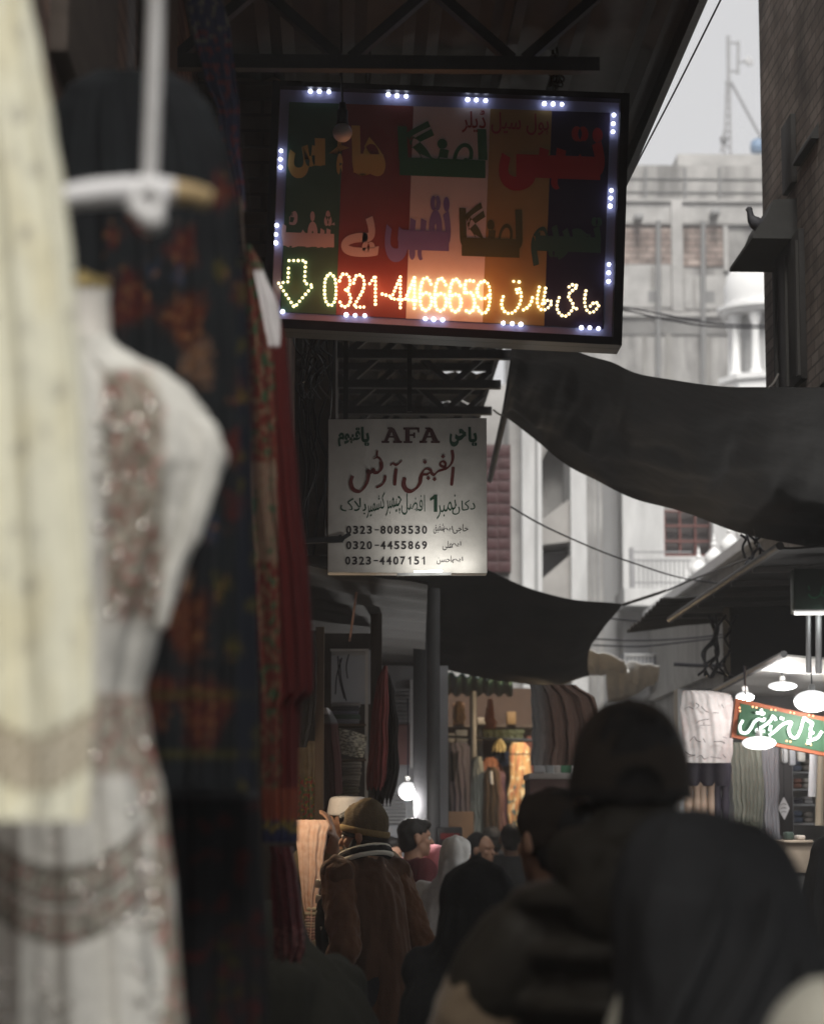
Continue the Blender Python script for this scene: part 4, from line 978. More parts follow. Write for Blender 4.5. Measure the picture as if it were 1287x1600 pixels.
# dark maroon coat with a white collar on a stand, floral cloth beside it
def maroon(x, y): return (.62, .60, .60) if y < 1116 and x < 516 else ((.12, .12, .125) if y < 1130 else (.055, .018, .018))
garment('maroon_coat', 12.55, [(1106, 507, 513), (1113, 503, 519), (1130, 502, 527), (1150, 502, 531), (1200, 503, 534), (1262, 504, 537), (1330, 504, 538)], .16, CLOTHV, 3, .008, maroon, label='dark maroon coat with a pale collar on a stand by the wooden post', cat='coat', seed=2, nu=36, nv=60, foldtop=.1)
def floral(x, y):
    c = mixc((.17, .125, .075), (.24, .18, .11), .5 + N2(x, y, 12)); n = N2(x, y, 5, 3)
    if y > 1215: c = mixc(c, (.36, .06, .05), sst(.15, .3, n)); c = mixc(c, (.10, .15, .05), sst(.1, .3, -n)); c = mixc(c, (.42, .30, .06), sst(.3, .4, N2(x, y, 4, 8)))
    return c
garment('floral_cloth', 12.2, [(1158, 461, 496), (1200, 462, 500), (1250, 463, 504), (1290, 464, 506)], .06, CLOTHV, 4, .012, floral, label='beige floral cloth hanging above the pink cloth at the stall', cat='cloth', seed=6, nu=50, nv=60)
garment('black_shawl', 11.6, [(985, 470, 494), (1050, 468, 496), (1100, 466, 494), (1150, 463, 486), (1168, 462, 480)], .06, mat('black_cloth', (.014, .011, .011), .9, .3, 12, .2), 3, .012, label='black shawl hanging left of the wooden post', cat='shawl', seed=7, nu=30, nv=40)
# red and black suits hanging from the awning
def red2(x, y): return mixc((.12, .028, .026), (.20, .05, .05), .5 + N2(x, y * .15, 5))
garment('red_kurta', 12.75, [(1040, 598, 604), (1060, 590, 607), (1100, 583, 608), (1150, 578, 607), (1200, 574, 604), (1232, 573, 598)], .09, CLOTHV, 4, .012, red2, label='dull red kurta hanging beside the fringed black shawl', cat='kurta', seed=1, nu=44, nv=60, hem=4)
garment('fringed_shawl', 12.85, [(1042, 600, 604), (1062, 601, 612), (1080, 602, 617), (1130, 604, 622), (1200, 602, 625), (1228, 588, 622), (1252, 584, 612)], .07, mat('black_cloth', (.014, .011, .011)), 5, .012, label='black shawl with a ragged fringe hanging from the awning', cat='shawl', seed=4, nu=60, nv=60, hem=9)
# wall with louvred shutters behind the bulb
lw = thing('shuttered_shopfront', 'pale grey shopfront with louvred shutters behind the lit bulb', 'shopfront', (XP(625, 15.6), 15.6, 0))
gbox(585, 700, 1040, 15.6, .2).build('wall', mat('grey_blue_plaster', (.34, .35, .37), .85, .25, 3, .1), lw, smooth=False)
LV = mat('white_louvre', (.56, .56, .57), .6, .15, 5, .05)
for a, b, c, d in ((606, 640, 1075, 1130), (590, 634, 1238, 1288)):
    g = G(); n = 9
    for k in range(n):
        y = c + (d - c) * k / n; g.prism([W(a, y, 15.56), W(b, y, 15.56), W(b, y + (d - c) / n * .72, 15.5), W(a, y + (d - c) / n * .72, 15.5)], (0, .012, 0))
    g.build('louvre', LV, lw, smooth=False)
pbox(620, 640, 1132, 1195, 15.55, .04).build('door_panel', mat('dusty_red_paint', (.20, .10, .095), .7), lw, smooth=False)
pbox(640.5, 645, 1062, 1200, 15.53, .07).build('door_post', LV, lw, smooth=False)
def bulb(label, px, py, Y, rx, rz, e=(.97, .98, 1), power=8, col=(1, .97, .93), flat=False, drop=None):
    c = W(px, py, Y); t = thing('light_bulb', label, 'light bulb', c)
    G().ball(c, (rx, rx, rz), None, 20, 12).build('globe', mat('lit_bulb_glass', (.9, .9, .9), .4, .02, 4, 0, emit=(1, 1, 1), estr=1.0), t)
    G().lathe([(.001, rz * .9), (min(rx * .35, .02), rz * .9), (min(rx * .3, .016), rz + .03), (.001, rz + .034)], c, 12).build('socket', mat('white_socket', (.5, .5, .5), .5), t)
    G().tube([c + Vector((0, 0, rz + .03)), c + Vector((0, .02, rz + (drop or .4)))], .004, 6).build('flex', FRM, t)
    lamp('bulb_light', c + Vector((0, -rx - .05, -rz - .02)), power, col, .05)
    return t
bulb('bright white bulb in front of the louvred shopfront', 637, 1236, 14.6, .058, .056, power=24, drop=.5)
# hidden warm lamp of the cloth stall, above the stall table behind the red dress
bulb('warm bulb over the cloth stall, behind the red dress', 446, 1180, 10.9, .03, .035, power=11, col=(1, .78, .52), drop=.6)

# stall table with goods
tb = thing('stall_table', 'low wooden cloth stall table in front of the shopkeeper', 'table', (XP(505, 10.9), 10.9, 0))
zt_ = ZP(1486, 10.7)
x0, x1 = XP(430, 10.8), XP(556, 10.8)
G().box(((x0 + x1) / 2, 11.0, zt_ - .02), (x1 - x0, .9, .04)).build('table_top', WOOD, tb, bevel=.005)
for sx in (x0 + .03, x1 - .03):
    for sy in (10.6, 11.4): G().box((sx, sy, (zt_ - .041) / 2), (.04, .04, zt_ - .042)).build('leg', WOOD, tb, smooth=False)
cl = [(.40, .27, .21), (.30, .16, .14), (.34, .21, .19), (.42, .35, .29), (.36, .24, .22), (.45, .40, .30)]
nm = ['lowest cream folded cloth in the table stack', 'dusty pink folded cloth second from the bottom of the table stack', 'pink folded cloth third from the bottom of the table stack', 'pale pink folded cloth third from the top of the table stack', 'rust red folded cloth second from the top of the table stack', 'thick cream folded cloth topmost on the table stack']
ys = [(1470, 1481), (1460, 1469.6), (1450, 1459.6), (1441, 1449.6), (1432, 1440.6), (1417, 1431.6)]
for k in range(6): fold('folded_cloth', nm[k], 477, 514, ys[k][0], ys[k][1] + (4.5 if k == 0 else 0), 11.1, (cl[k] if k else (.40, .34, .27)), .28, k, 'folded cloth stacked on the stall table')
for k, (px, py, w_, h_, c, lb) in enumerate(((483, 1494, .075, .03, (.30, .24, .18), 'tan paper packet at the left of the stall table'), (503, 1492, .06, .05, (.26, .22, .17), 'brown packet with a pale band on the stall table'), (517, 1487, .035, .075, (.22, .19, .16), 'upright dark wooden block on the stall table'), (528, 1487, .05, .05, (.50, .45, .38), 'small cream packet near the man in the brown coat'))):
    c_ = W(px, py, 10.62); c_.z = zt_ + .001 + h_ / 2
    tag(G().box(c_, (w_, .09, h_), Euler((0, 0, .3 * math.sin(k * 2))).to_matrix()).build('packet', mat('packet_%d' % k, c, .8, .35, 25, .1), bevel=.006), lb, 'packet', 'packets on the stall table')
gp = W(510, 1385, 11.7)
tag(fold('folded_cloth', '', 496, 528, 1362, 1415, 11.9, (.26, .30, .40), .2, 3), 'pale blue folded cloth behind the hanging pink cloth', 'folded cloth')

# ---------------------------------------------------------------- kurtas and shawls hanging in the middle of the alley
quadsheet('awning', [(668, 1050, 18.4), (800, 1062, 18.4), (800, 1086, 21), (668, 1084, 21)], mat('green_awning', (.02, .055, .045), .6, .3, 4, .2), 'dark green awning over the hanging kurtas', 'awning', ribs=8, amp=.015)
g = G(); g.tube([W(680, 1150, 19.4), W(850, 1158, 19.4)], .012, 8); tag(g.build('hanging_rail', DARKST), 'rail carrying the hanging kurtas', 'rail')
grp = 'kurtas hanging in the middle of the alley'
def kurta(label, rows, c, Y, colf=None, seed=0, cat='kurta', m=None, folds=4):
    f = colf or (lambda x, y: mixc(c, tuple(v * .7 for v in c), .5 + N2(x, y * .2, 6, seed)))
    return garment('kurta', Y, rows, .10, m or CLOTHV, folds, .014, f, label=label, cat=cat, group=grp, seed=seed, nu=40, nv=60, hem=2, foldtop=.2)
kurta('black kurta, first on the rail beside the thick dark post', [(1158, 690, 700), (1170, 686, 704), (1230, 685, 705), (1310, 684, 706)], (.02, .02, .022), 19.10, seed=1)
def lil(x, y): return (.03, .028, .03) if (703 < x < 717 and 1175 < y < 1222 and (x - 703) < 14 - (y - 1175) * .15) else mixc((.19, .17, .22), (.13, .125, .15), .5 + N2(x, y * .2, 6))
kurta('lilac grey kurta with a dark neckline', [(1160, 700, 728), (1168, 698, 734), (1200, 701, 737), (1250, 703, 738), (1310, 702, 740)], None, 19.40, lil, 2)
kurta('pale grey green kurta beside the galvanised post', [(1182, 740, 752), (1195, 736, 756), (1250, 735, 760), (1310, 734, 764)], (.21, .22, .20), 19.00, seed=3)
def brn(x, y): return (.45, .42, .38) if abs(x - 766 - (y - 1200) * .1) < 2.2 and 1205 < y < 1225 else mixc((.055, .035, .02), (.15, .075, .06), sst(776, 786, x))
kurta('dark brown shawl coat with an orange side', [(1198, 762, 774), (1208, 756, 782), (1240, 755, 788), (1320, 754, 793)], None, 18.90, brn, 4)
def orf(x, y):
    n = N2(x, y, 7, 4); c = mixc((.58, .36, .17), (.50, .22, .12), sst(-.1, .5, N2(x, y * .25, 6, 2)))
    c = mixc(c, (.75, .62, .38), sst(.1, .4, n)); c = mixc(c, (.10, .16, .15), sst(.25, .45, -N2(x, y, 8, 9)) * (y > 1225))
    if abs(y - 1178) < 1.6: c = (.06, .05, .04)
    return c
kurta('bright orange and cream flower-printed dress under the warm bulb', [(1160, 800, 820), (1170, 796, 827), (1220, 793, 829), (1260, 791, 830), (1298, 795, 826)], None, 19.20, orf, 5, 'dress')
def pk(x, y): return mixc((.50, .24, .16), (.46, .24, .25), sst(1190, 1230, y))
kurta('pink and orange arched cloth behind the brown shawl coat', [(1183, 758, 776), (1192, 753, 784), (1215, 752, 790), (1300, 786, 794)], None, 19.45, pk, 6, 'cloth')
kurta('small yellow blouse above the arched pink cloth', [(1154, 776, 784), (1164, 770, 790), (1174, 768, 793)], (.62, .50, .24), 19.35, seed=7, cat='blouse')
kurta('dark blue blouse just below the yellow one', [(1174, 766, 796), (1184, 768, 795), (1196, 780, 794)], (.05, .06, .09), 19.45, seed=8, cat='blouse')
kurta('olive cloth hanging over the rail above the yellow blouse', [(1140, 752, 820), (1152, 756, 818), (1160, 785, 816)], (.10, .11, .06), 19.60, seed=9, cat='cloth', folds=6)
kurta('tan blouse hanging from the upper line left of the galvanised post', [(1096, 712, 722), (1104, 709, 726), (1130, 708, 727)], (.30, .20, .12), 19.8, seed=11, cat='blouse')
kurta('rust red shawl hanging from the upper line right of the galvanised post', [(1092, 762, 768), (1110, 758, 772), (1138, 756, 776)], (.22, .08, .04), 19.9, seed=12, cat='shawl')
kurta('narrow cream scarf between the galvanised post and the grey green kurta', [(1140, 746, 752), (1180, 744, 754), (1240, 744, 753)], (.40, .37, .32), 19.7, seed=13, cat='scarf')
kurta('brick red cloth hanging beside the orange printed dress', [(1150, 822, 830), (1200, 820, 834), (1270, 822, 836)], (.26, .10, .07), 20.0, seed=14, cat='cloth')
kurta('dark green shawl hanging between the lilac kurta and the black one', [(1168, 696, 704), (1230, 694, 706), (1296, 695, 707)], (.05, .07, .055), 19.6, seed=15, cat='shawl')
bulb('warm bulb behind the faded cloth, lighting the orange printed dress', 842, 1118, 18.7, .03, .035, power=20, col=(1, .72, .42), drop=.4)
gx = thing('goods_cupboard', 'dim brown cupboard of goods behind the hanging kurtas', 'cupboard', (XP(770, 21.5), 21.5, 0))
gbox(670, 850, 1075, 21.6, .3).build('back_panel', mat('brown_panel', (.10, .06, .04), .8, .4, 4, .2), gx, smooth=False)
for y in (1132, 1190, 1245): pbox(690, 850, y, y + 4, 21.29, .31).build('shelf_board', WOOD, gx, smooth=False)
for k, (a, b, c, d, cc, lb) in enumerate(((792, 806, 1112, 1131, (.35, .20, .08), 'small orange box on the top shelf behind the kurtas'), (746, 768, 1121, 1131, (.40, .30, .20), 'low tan box on the top shelf behind the kurtas'), (708, 726, 1098, 1131, (.20, .10, .05), 'brown carton on the top shelf left of the galvanised post'), (698, 710, 1146, 1160, (.55, .55, .56), 'white packet over the lilac kurta'), (712, 730, 1140, 1163, (.42, .44, .47), 'grey white packet over the lilac kurta, the larger one'))):
    o = pbox(a, b, c, d + (0 if d != 1131 else .8), 21.25 if d == 1131 else 19.7, .15).build('box', mat('box_%d' % k, cc, .7, .3, 12, .1), bevel=.008); tag(o, lb, 'box', 'boxes behind the kurtas')
# faded brown canopy cloth and counter to the right
def fad(x, y): return mixc((.12, .075, .06), (.12, .12, .12), sst(870, 835, x))
garment('faded_canopy', 15.0, [(1070, 826, 900), (1090, 828, 930), (1130, 830, 940), (1170, 829, 944), (1196, 828, 946)], .08, CLOTHV, 5, .02, fad, label='faded brown and grey cloth hanging left of the tall man in the cap', cat='cloth', seed=3, nu=60, nv=50, foldtop=.6)
ct_ = thing('shop_counter', 'pale topped counter left of the tall man in the cap', 'counter', (XP(870, 15.4), 15.4, 0))
pbox(826, 960, 1208, 1217, 15.3, .5).build('counter_top', WPT, ct_, bevel=.006)
gbox(828, 958, 1217.3, 15.35, .45).build('counter_front', mat('pinkish_panel', (.17, .11, .10), .8, .35, 5, .1), ct_, smooth=False)
for k, (px, h, c, lb) in enumerate(((842, .05, (.45, .45, .47), 'small white box on the pale counter'), (858, .09, (.35, .37, .38), 'grey bottle on the pale counter'), (872, .07, (.45, .42, .4), 'pale jar on the pale counter'), (884, .06, (.06, .18, .10), 'green packet on the pale counter beside the jar'))):
    c_ = W(px, 1207.6, 15.4); g = G()
    if k in (0, 3): g.box(c_ + Vector((0, 0, h / 2)), (.07, .06, h))
    else: g.lathe([(.001, 0), (.025, 0), (.028, h * .6), (.012, h * .75), (.012, h), (.001, h)], c_, 12)
    tag(g.build('counter_goods', mat('goods_%d' % k, c, .5, .2, 8, .05), bevel=.004 if k in (0, 3) else 0), lb, 'box' if k in (0, 3) else 'jar')
# crate and small goods on the ground level under the posts
o = pbox(683, 722, 1292, 1330, 15.0, .3).build('radio_set', mat('black_plastic', (.02, .02, .022), .5, .2, 8, .1), bevel=.01); tag(o, 'black crate with a red band beside the thick dark post', 'crate')
pbox(688, 718, 1302, 1311, 14.99, .02).build('band', mat('red_band', (.22, .02, .02), .6), o, smooth=False)
o = gbox(700, 740, 1268, 18.9, .4).build('stool_box', mat('brown_crate', (.12, .07, .04), .8, .4, 4, .2), bevel=.008); tag(o, 'brown wooden crate under the lilac grey kurta', 'crate')

# ---------------------------------------------------------------- right side: awnings, cables, lit shop
quadsheet('awning', [(979, 988, 17.6), (1036, 934, 16.4), (1200, 928, 16.4), (1200, 962, 17.6)], mat('black_awning', (.022, .020, .019), .7, .3, 4, .2), 'black pointed awning in front of the streaked parapet wall', 'awning', ribs=10, amp=.01)
aw2 = quadsheet('awning', [(1048, 966, 16.5), (1216, 856, 12.6), (1420, 850, 12.6), (1270, 960, 16.5)], mat('slatted_awning', (.018, .018, .018), .6, .4, 4, .2), 'dark ribbed awning with a steel edge pole over the right shops', 'awning', ribs=0)
g = G(); g.tube([W(1046, 968, 16.55), W(1218, 853, 12.5)], .022, 10); g.build('edge_pole', mat('worn_pole', (.055, .052, .05), .5, .4, 9, .2, metal=.3), aw2)
for f_ in (.12, .3, .46, .62, .8):
    a = W(1048, 966, 16.5).lerp(W(1216, 856, 12.6), f_); b = W(1270, 960, 16.5).lerp(W(1420, 850, 12.6), f_)
    G().bar(a - Vector((0, 0, .03)), b - Vector((0, 0, .03)), .035, .03).build('rib', mat('worn_pole', (.1, .1, .1)), aw2, smooth=False)
wl = thing('shop_row', 'dark row of shop fronts under the ribbed awning on the right', 'building', (XP(1300, 15), 15, 0))
pbox(1140, 1330, 925, 1080, 15.6, .3).build('fascia', mat('black_panel', (.014, .014, .014), .8), wl, smooth=False)
SWALL = mat('shop_wall', (.42, .43, .44), .8, .2, 2, .1)
gbox(1060, 1420, 1075, 16.4, .2).build('back_wall', SWALL, wl, smooth=False)
G().box((XP(1290, 13) + .75, 14.6, 1.5), (.1, 4.0, 3.0)).build('side_wall', SWALL, wl, smooth=False)
G().box((XP(1290, 14.5), 15.2, .02), (1.9, 2.3, .04)).build('shop_floor', CONC, wl, smooth=False)
quadsheet('shop_ceiling', [(1108, 1084, 15.6), (1224, 1024, 13.2), (1400, 1024, 13.2), (1400, 1082, 15.6)], WT, 'white plastic sheet ceiling of the lit shop on the right', 'ceiling sheet', ribs=5, amp=.012, sag=.03, seed=3)
g = G(); g.tube([W(1112, 1082, 15.5), W(1224, 1022, 13.15)], .02, 8); tag(g.build('ceiling_pole', mat('galv_post', (.3, .3, .3))), 'grey pole along the edge of the white ceiling sheet', 'pole')
for px, r in ((1262, .014), (1278, .018)):
    g = G(); g.tube([W(px, 930, 13.0), W(px, 1052, 13.0)], r, 10); tag(g.build('hanging_pipe', mat('galv_post', (.3, .3, .3))), 'thin grey pipe under the dark green sign' if px < 1270 else 'thicker grey pipe under the dark green sign, nearest the right edge', 'pipe')
# dark sign box with a tube under it
ds = thing('dark_sign', 'unlit dark green sign box under the ribbed awning at the right edge', 'sign', W(1280, 920, 12.9))
pbox(1240, 1330, 886, 956, 12.9, .12).build('sign_box', mat('deep_green_panel', (.012, .022, .016), .4, .2, 6, .05), ds, bevel=.005)
g = G(); k_ = [0]
def onD(x, y): return W(x, y, 12.896 - k_[0])
for st_ in ([(1262, 928), (1268, 934), (1278, 932), (1285, 920)], [(1285, 915), (1283, 930), (1300, 930)], [(1262, 915), (1264, 922)]): pen(g, st_, 3.5, onD); k_[0] += .0005
g.build('lettering', mat('faint_green_letter', (.02, .12, .05), .5), ds, smooth=False)
ft = thing('tube_light', 'lit fluorescent tube under the dark green sign', 'tube light', W(1280, 958, 12.85))
G().tube([W(1240, 958, 12.85), W(1330, 957, 12.85)], .011, 10).build('tube', LW, ft)
G().bar(W(1238, 954.5, 12.87), W(1332, 953.5, 12.87), .03, .012).build('batten', mat('white_socket', (.5, .5, .5)), ft, smooth=False)
lamp('tube_light_glow', W(1282, 968, 12.9), 1.2, (.95, 1, .96), .05)

# glowing green neon-lettered sign
YN = 13.2
def SN(x, y, d=0.): p = W(x, y, YN); p.y -= d; return p
ns = thing('neon_sign', 'green shop sign with glowing white Urdu script and an orange border', 'sign', SN(1215, 1135))
prism_px([(1149, 1091), (1318, 1127), (1312, 1186), (1142, 1152)], 0, .07, SN).build('sign_box', mat('orange_border', (.42, .12, .055), .5, .25, 9, .05), ns, smooth=False)
prism_px([(1156, 1099), (1311, 1132), (1306, 1179), (1150, 1148)], .006, .01, SN).build('panel', mat('green_panel', (.05, .13, .07), .5, .25, 5, .05), ns, smooth=False)
g = G()
def c7(pts): return [(1100 + x * .1453, 1010 + y * .1453) for x, y in pts]
NEON = mat('neon_white', (.9, 1, .94), .4, .02, 5, 0, emit=(.86, 1, .92), estr=1.1)
for pts in ([(405, 795), (372, 860), (385, 925), (445, 930), (490, 880), (525, 815), (575, 785), (620, 800), (640, 770)], [(600, 675), (612, 745)], [(545, 715), (640, 725)], [(730, 740), (700, 800), (640, 850), (590, 880), (545, 915), (640, 915)], [(705, 850), (690, 910)],
            [(685, 960), (745, 915), (800, 865), (860, 828), (925, 820), (895, 895), (920, 968), (980, 982), (1020, 905), (1050, 800), (1064, 770), (1100, 800), (1150, 830), (1128, 900), (1165, 940)], [(740, 760), (760, 800)], [(800, 772), (845, 782)], [(1130, 925), (1125, 985)], [(1095, 1020), (1150, 1008), (1205, 985), (1255, 915)], [(1090, 1040), (1130, 1040)]):
    g.tube([SN(x, y, .022) for x, y in c7(pts)], .0085, 8, 4)
g.build('neon_lettering', NEON, ns)
g = G()
for x, y in c7([(375, 660), (378, 695), (515, 650), (555, 658), (715, 680), (760, 685), (920, 710), (960, 718), (1120, 740), (1165, 748), (880, 1018), (920, 1024), (1095, 1050), (1140, 1058)]): g.ball(SN(x, y, .006), .006, None, 8, 5)
g.build('border_diode', mat('orange_diode', (.9, .5, .3), .4, .02, 5, 0, emit=(1, .45, .22), estr=1.6), ns)
for a in (1165, 1290): G().tube([SN(a, 1094 + (a - 1149) * .21, -.03), SN(a, 1040, -.03)], .004, 6).build('hanging_wire', HW, ns)
bulb('oval lit bulb left of the glowing green sign', 1163, 1089, 13.4, .052, .028, power=9, drop=.15)
bulb('large flat lit bulb just below the glowing green sign', 1185, 1161, 12.9, .092, .036, power=12, drop=.08)
bulb('large lit bulb at the right edge above the green sign', 1268, 1096, 13.0, .10, .06, power=14, drop=.2)
bulb('lit bulb under the white ceiling sheet behind the green sign', 1222, 1072, 14.0, .085, .025, power=11, drop=.05)

# printed white sheet and leg forms
def script(x, y):
    c = (.46, .45, .45)
    if N2(x, y, 40, 1) > .35: c = (.40, .37, .37)
    return c
ws = garment('printed_sheet', 13.6, [(1079, 1068, 1112), (1084, 1064, 1140), (1100, 1062, 1146), (1140, 1063, 1146), (1180, 1066, 1143), (1192, 1068, 1142)], .035, CLOTHV, 3, .005, script, label='white cloth sheet with handwritten script, hanging left of the green sign', cat='sheet', seed=2, nu=60, nv=60, foldtop=.7)
g = G(); k_ = [0]
def onW(x, y): return W(x, y, 13.555 - k_[0])
rs = random.Random(11)
for s_ in ([(130, 210), (160, 198), (190, 215)], [(205, 170), (228, 190), (205, 212)], [(325, 235), (365, 241)], [(385, 178), (398, 205)], [(245, 195), (268, 222), (295, 236)], [(205, 312), (245, 290), (300, 284)], [(238, 325), (312, 326)], [(262, 305), (262, 322)],
           [(163, 437), (193, 405), (212, 432), (242, 441)], [(258, 418), (272, 446)], [(328, 441), (385, 439), (408, 452)], [(393, 405), (422, 416)], [(128, 508), (165, 530), (203, 534), (148, 546)], [(213, 551), (240, 534), (264, 560), (292, 549)], [(308, 545), (384, 556)], [(393, 528), (414, 552)]):
    k_[0] += .0004; pen(g, [(1040 + x * .225, 1060 + y * .225) for x, y in s_], 1.6, onW, -.6, .4)
g.build('lettering', mat('ink_grey', (.09, .085, .09), .8), ws, smooth=False)
SKN = mat('mannequin_beige', (.40, .30, .23), .5, .15, 6, .05); TG = mat('dark_tights', (.035, .03, .045), .6, .3, 12, .1)
for k, (px, c) in enumerate(((1081, 0), (1104, 0), (1126, 1))):
    lf = thing('leg_form', ['beige mannequin leg form in dark shorts, leftmost under the printed sheet', 'beige mannequin leg form in dark shorts, middle one under the printed sheet', 'dark leggings on a leg form, rightmost under the printed sheet'][k], 'mannequin', W(px, 1280, 13.8), 'leg forms under the printed sheet')
    g = G()
    for s in (-1, 1): g.rings([(W(px + s * 6.5, y, 13.8), r, r) for y, r in ((1300, .014), (1275, .020), (1255, .026), (1238, .020), (1222, .030), (1200, .034), (1188, .03))], 14)
    g.build('legs', SKN if not c else TG, lf)
    g = G(); g.rings([(W(px, y, 13.8), rx, .05) for y, rx in ((1228, .030), (1222, .048), (1205, .052), (1190, .048), (1180, .042))], 20); g.build('shorts', TG, lf)
    G().tube([W(px, 1182, 13.8), W(px, 1078, 13.8)], .003, 5).build('string', FRM, lf)
garment('striped_cloth', 13.9, [(1160, 1140, 1192), (1200, 1142, 1194), (1250, 1144, 1194), (1296, 1148, 1190)], .07, mat('olive_grey_cloth', (.25, .26, .22), .9, .25, 8, .2, stretch=(8, 8, .5)), 6, .014, label='olive grey cloth hanging below the large flat bulb', cat='cloth', seed=3, nu=60, nv=40)
garment('striped_cloth', 13.8, [(1165, 1190, 1216), (1230, 1192, 1216), (1290, 1194, 1217), (1360, 1200, 1220)], .07, mat('grey_striped_cloth', (.33, .33, .36), .9, .4, 10, .2, stretch=(9, 9, .4)), 4, .012, label='grey striped cloth hanging beside the olive grey one', cat='cloth', seed=5, nu=44, nv=40)
garment('patterned_scarf', 13.75, [(1285, 1150, 1184), (1310, 1158, 1186), (1340, 1165, 1190)], .05, mat('olive_lace', (.16, .17, .13), .9, .5, 60, .3), 4, .01, label='olive lace scarf under the olive grey cloth', cat='scarf', seed=1, nu=40, nv=24, hem=3)
g = pbox(1217, 1238, 1192, 1306, 14.6, .05); tag(g.build('standing_board', mat('dark_grey_panel', (.07, .065, .068), .7, .2, 5, .1), bevel=.004), 'dark grey board standing behind the paper tag', 'board')
tg = G().prism([W(1224, 1245, 13.9), W(1233, 1263, 13.9), W(1225, 1281, 13.9), W(1214, 1263, 13.9)], (0, .006, 0)); o = tag(tg.build('paper_tag', mat('white_paper', (.66, .66, .68), .8, .06, 8, 0), smooth=False), 'white diamond-shaped paper tag hanging in the lit shop', 'paper tag')
g = G(); k_ = [0]
def onT(x, y): return W(x, y, 13.897 - k_[0])
for yy in (1256, 1262, 1268): k_[0] += .0004; pen(g, [(1219, yy + 2), (1223, yy), (1228, yy + 1)], 1.1, onT)
g.build('lettering', mat('ink_grey', (.09, .085, .09)), o, smooth=False)
G().tube([W(1224, 1246, 13.9), W(1223, 1170, 13.9)], .002, 5).build('string', FRM, o)
sf = thing('goods_shelf', 'grey metal shelf of stacked goods at the back of the lit shop', 'shelf', (XP(1255, 15.4), 15.4, 0))
MS = mat('grey_shelf_metal', (.38, .39, .41), .5, .2, 6, .05)
for y in (1172, 1205, 1232, 1256, 1286): pbox(1236, 1330, y, y + 3, 15.2, .35).build('shelf_board', MS, sf, smooth=False)
for x in (1237, 1328): gbox(x, x + 3, 1160, 15.18, .03).build('upright', MS, sf, smooth=False)
rs = random.Random(5); k = 0
cols = [((.10, .10, .12), 'charcoal'), ((.45, .45, .47), 'pale grey'), ((.14, .17, .24), 'dark blue'), ((.30, .28, .26), 'taupe'), ((.26, .13, .10), 'rust'), ((.52, .50, .46), 'cream')]
shn = {1172: 'second', 1205: 'third', 1232: 'fourth', 1256: 'fifth', 1286: 'lowest'}
for y, hmax in ((1172, 14), (1205, 22), (1232, 18), (1256, 14), (1286, 20)):
    for i, x in enumerate((1241, 1257)):
        h = hmax * rs.uniform(.7, 1); c, cn = cols[k % 6]; k += 1
        o = fold('folded_cloth', '%s folded cloth on the %s shelf of the lit shop, %s side' % (cn, 'top' if y == 1172 else shn[y], 'inner' if i else 'outer'), x, x + 14, y - h, y - .2, 15.22, c, .25, k, 'folded cloth on the metal shelf')
for px, c, lb, y1 in ((1271, (.72, .73, .76), 'white cloth roll standing at the right edge of the lit shop', 1245), (1282, (.48, .42, .32), 'beige cloth roll beside the white one', 1290)):
    g = G(); a = W(px, 1170, 13.9); b = W(px - 3, y1, 13.9); g.tube([b, a], .024, 16); g.tube([a, a + Vector((0, 0, .02))], .01, 10); tag(g.build('cloth_roll', mat('roll_%d' % px, c, .8, .1, 8, .1)), lb, 'cloth roll')
for k, (a, b_, c_, e_, cc, lb) in enumerate(((1221, 1231, 1168, 1192, (.55, .55, .56), 'white packet hanging left of three above the metal shelf'), (1233, 1243, 1170, 1196, (.42, .43, .46), 'grey packet hanging in the middle of three above the metal shelf'), (1246, 1258, 1168, 1190, (.58, .57, .54), 'cream packet hanging right of three above the metal shelf'))):
    o = pbox(a, b_, c_, e_, 14.2, .05).build('packet', mat('hung_packet_%d' % k, cc, .4, .25, 18, .3), bevel=.012); tag(o, lb, 'packet', 'packets hanging above the metal shelf')
    G().tube([W((a + b_) / 2, c_, 14.22), W((a + b_) / 2, 1120, 14.22)], .002, 5).build('string', FRM, o)
bx_ = thing('wooden_crate', 'pale wooden crate on the floor of the lit shop', 'crate', W(1244, 1362, 13.0))
bx0, bx1, bz0, bz1 = XP(1226, 13), XP(1268, 13), ZP(1364, 13), ZP(1317, 13)
PLY = mat('pale_plywood', (.46, .38, .30), .7, .25, 5, .15, stretch=(1, 1, 6))
G().box(((bx0 + bx1) / 2, 13.15, (bz0 + bz1) / 2), (bx1 - bx0, .3, bz1 - bz0)).build('box', PLY, bx_, bevel=.003)
pbox(1224, 1270, 1313, 1317.2, 12.98, .34).build('lid', PLY, bx_, bevel=.003)
G().box(((bx0 + bx1) / 2, 13.15, bz0 / 2 - .001), (bx1 - bx0 - .04, .26, bz0 - .003)).build('plinth', mat('grey_plinth', (.2, .2, .2), .8), bx_, smooth=False)
for k, (x0_, x1_, y0_, c, lb) in enumerate(((1228, 1240, 1300, (.04, .06, .05), 'dark folding stool on the pale crate'), (1246, 1258, 1305, (.45, .40, .36), 'small beige bundle on the pale crate'))):
    tag(pbox(x0_, x1_, y0_, 1312.8, 13.02, .12).build('bundle', mat('bundle_%d' % k, c, .8), bevel=.01), lb, 'bundle')
# black coat hung out near the right edge
garment('black_coat', 9.6, [(1306, 1286, 1304), (1313, 1272, 1320), (1330, 1264, 1330), (1370, 1256, 1338), (1420, 1248, 1344), (1500, 1240, 1350), (1620, 1232, 1358)], .18, mat('black_wool', (.013, .013, .014), .9, .3, 20, .2), 4, .014, label='black coat hanging at the right edge beside the pale crate', cat='coat', seed=2, nu=50, nv=60, foldtop=.1)

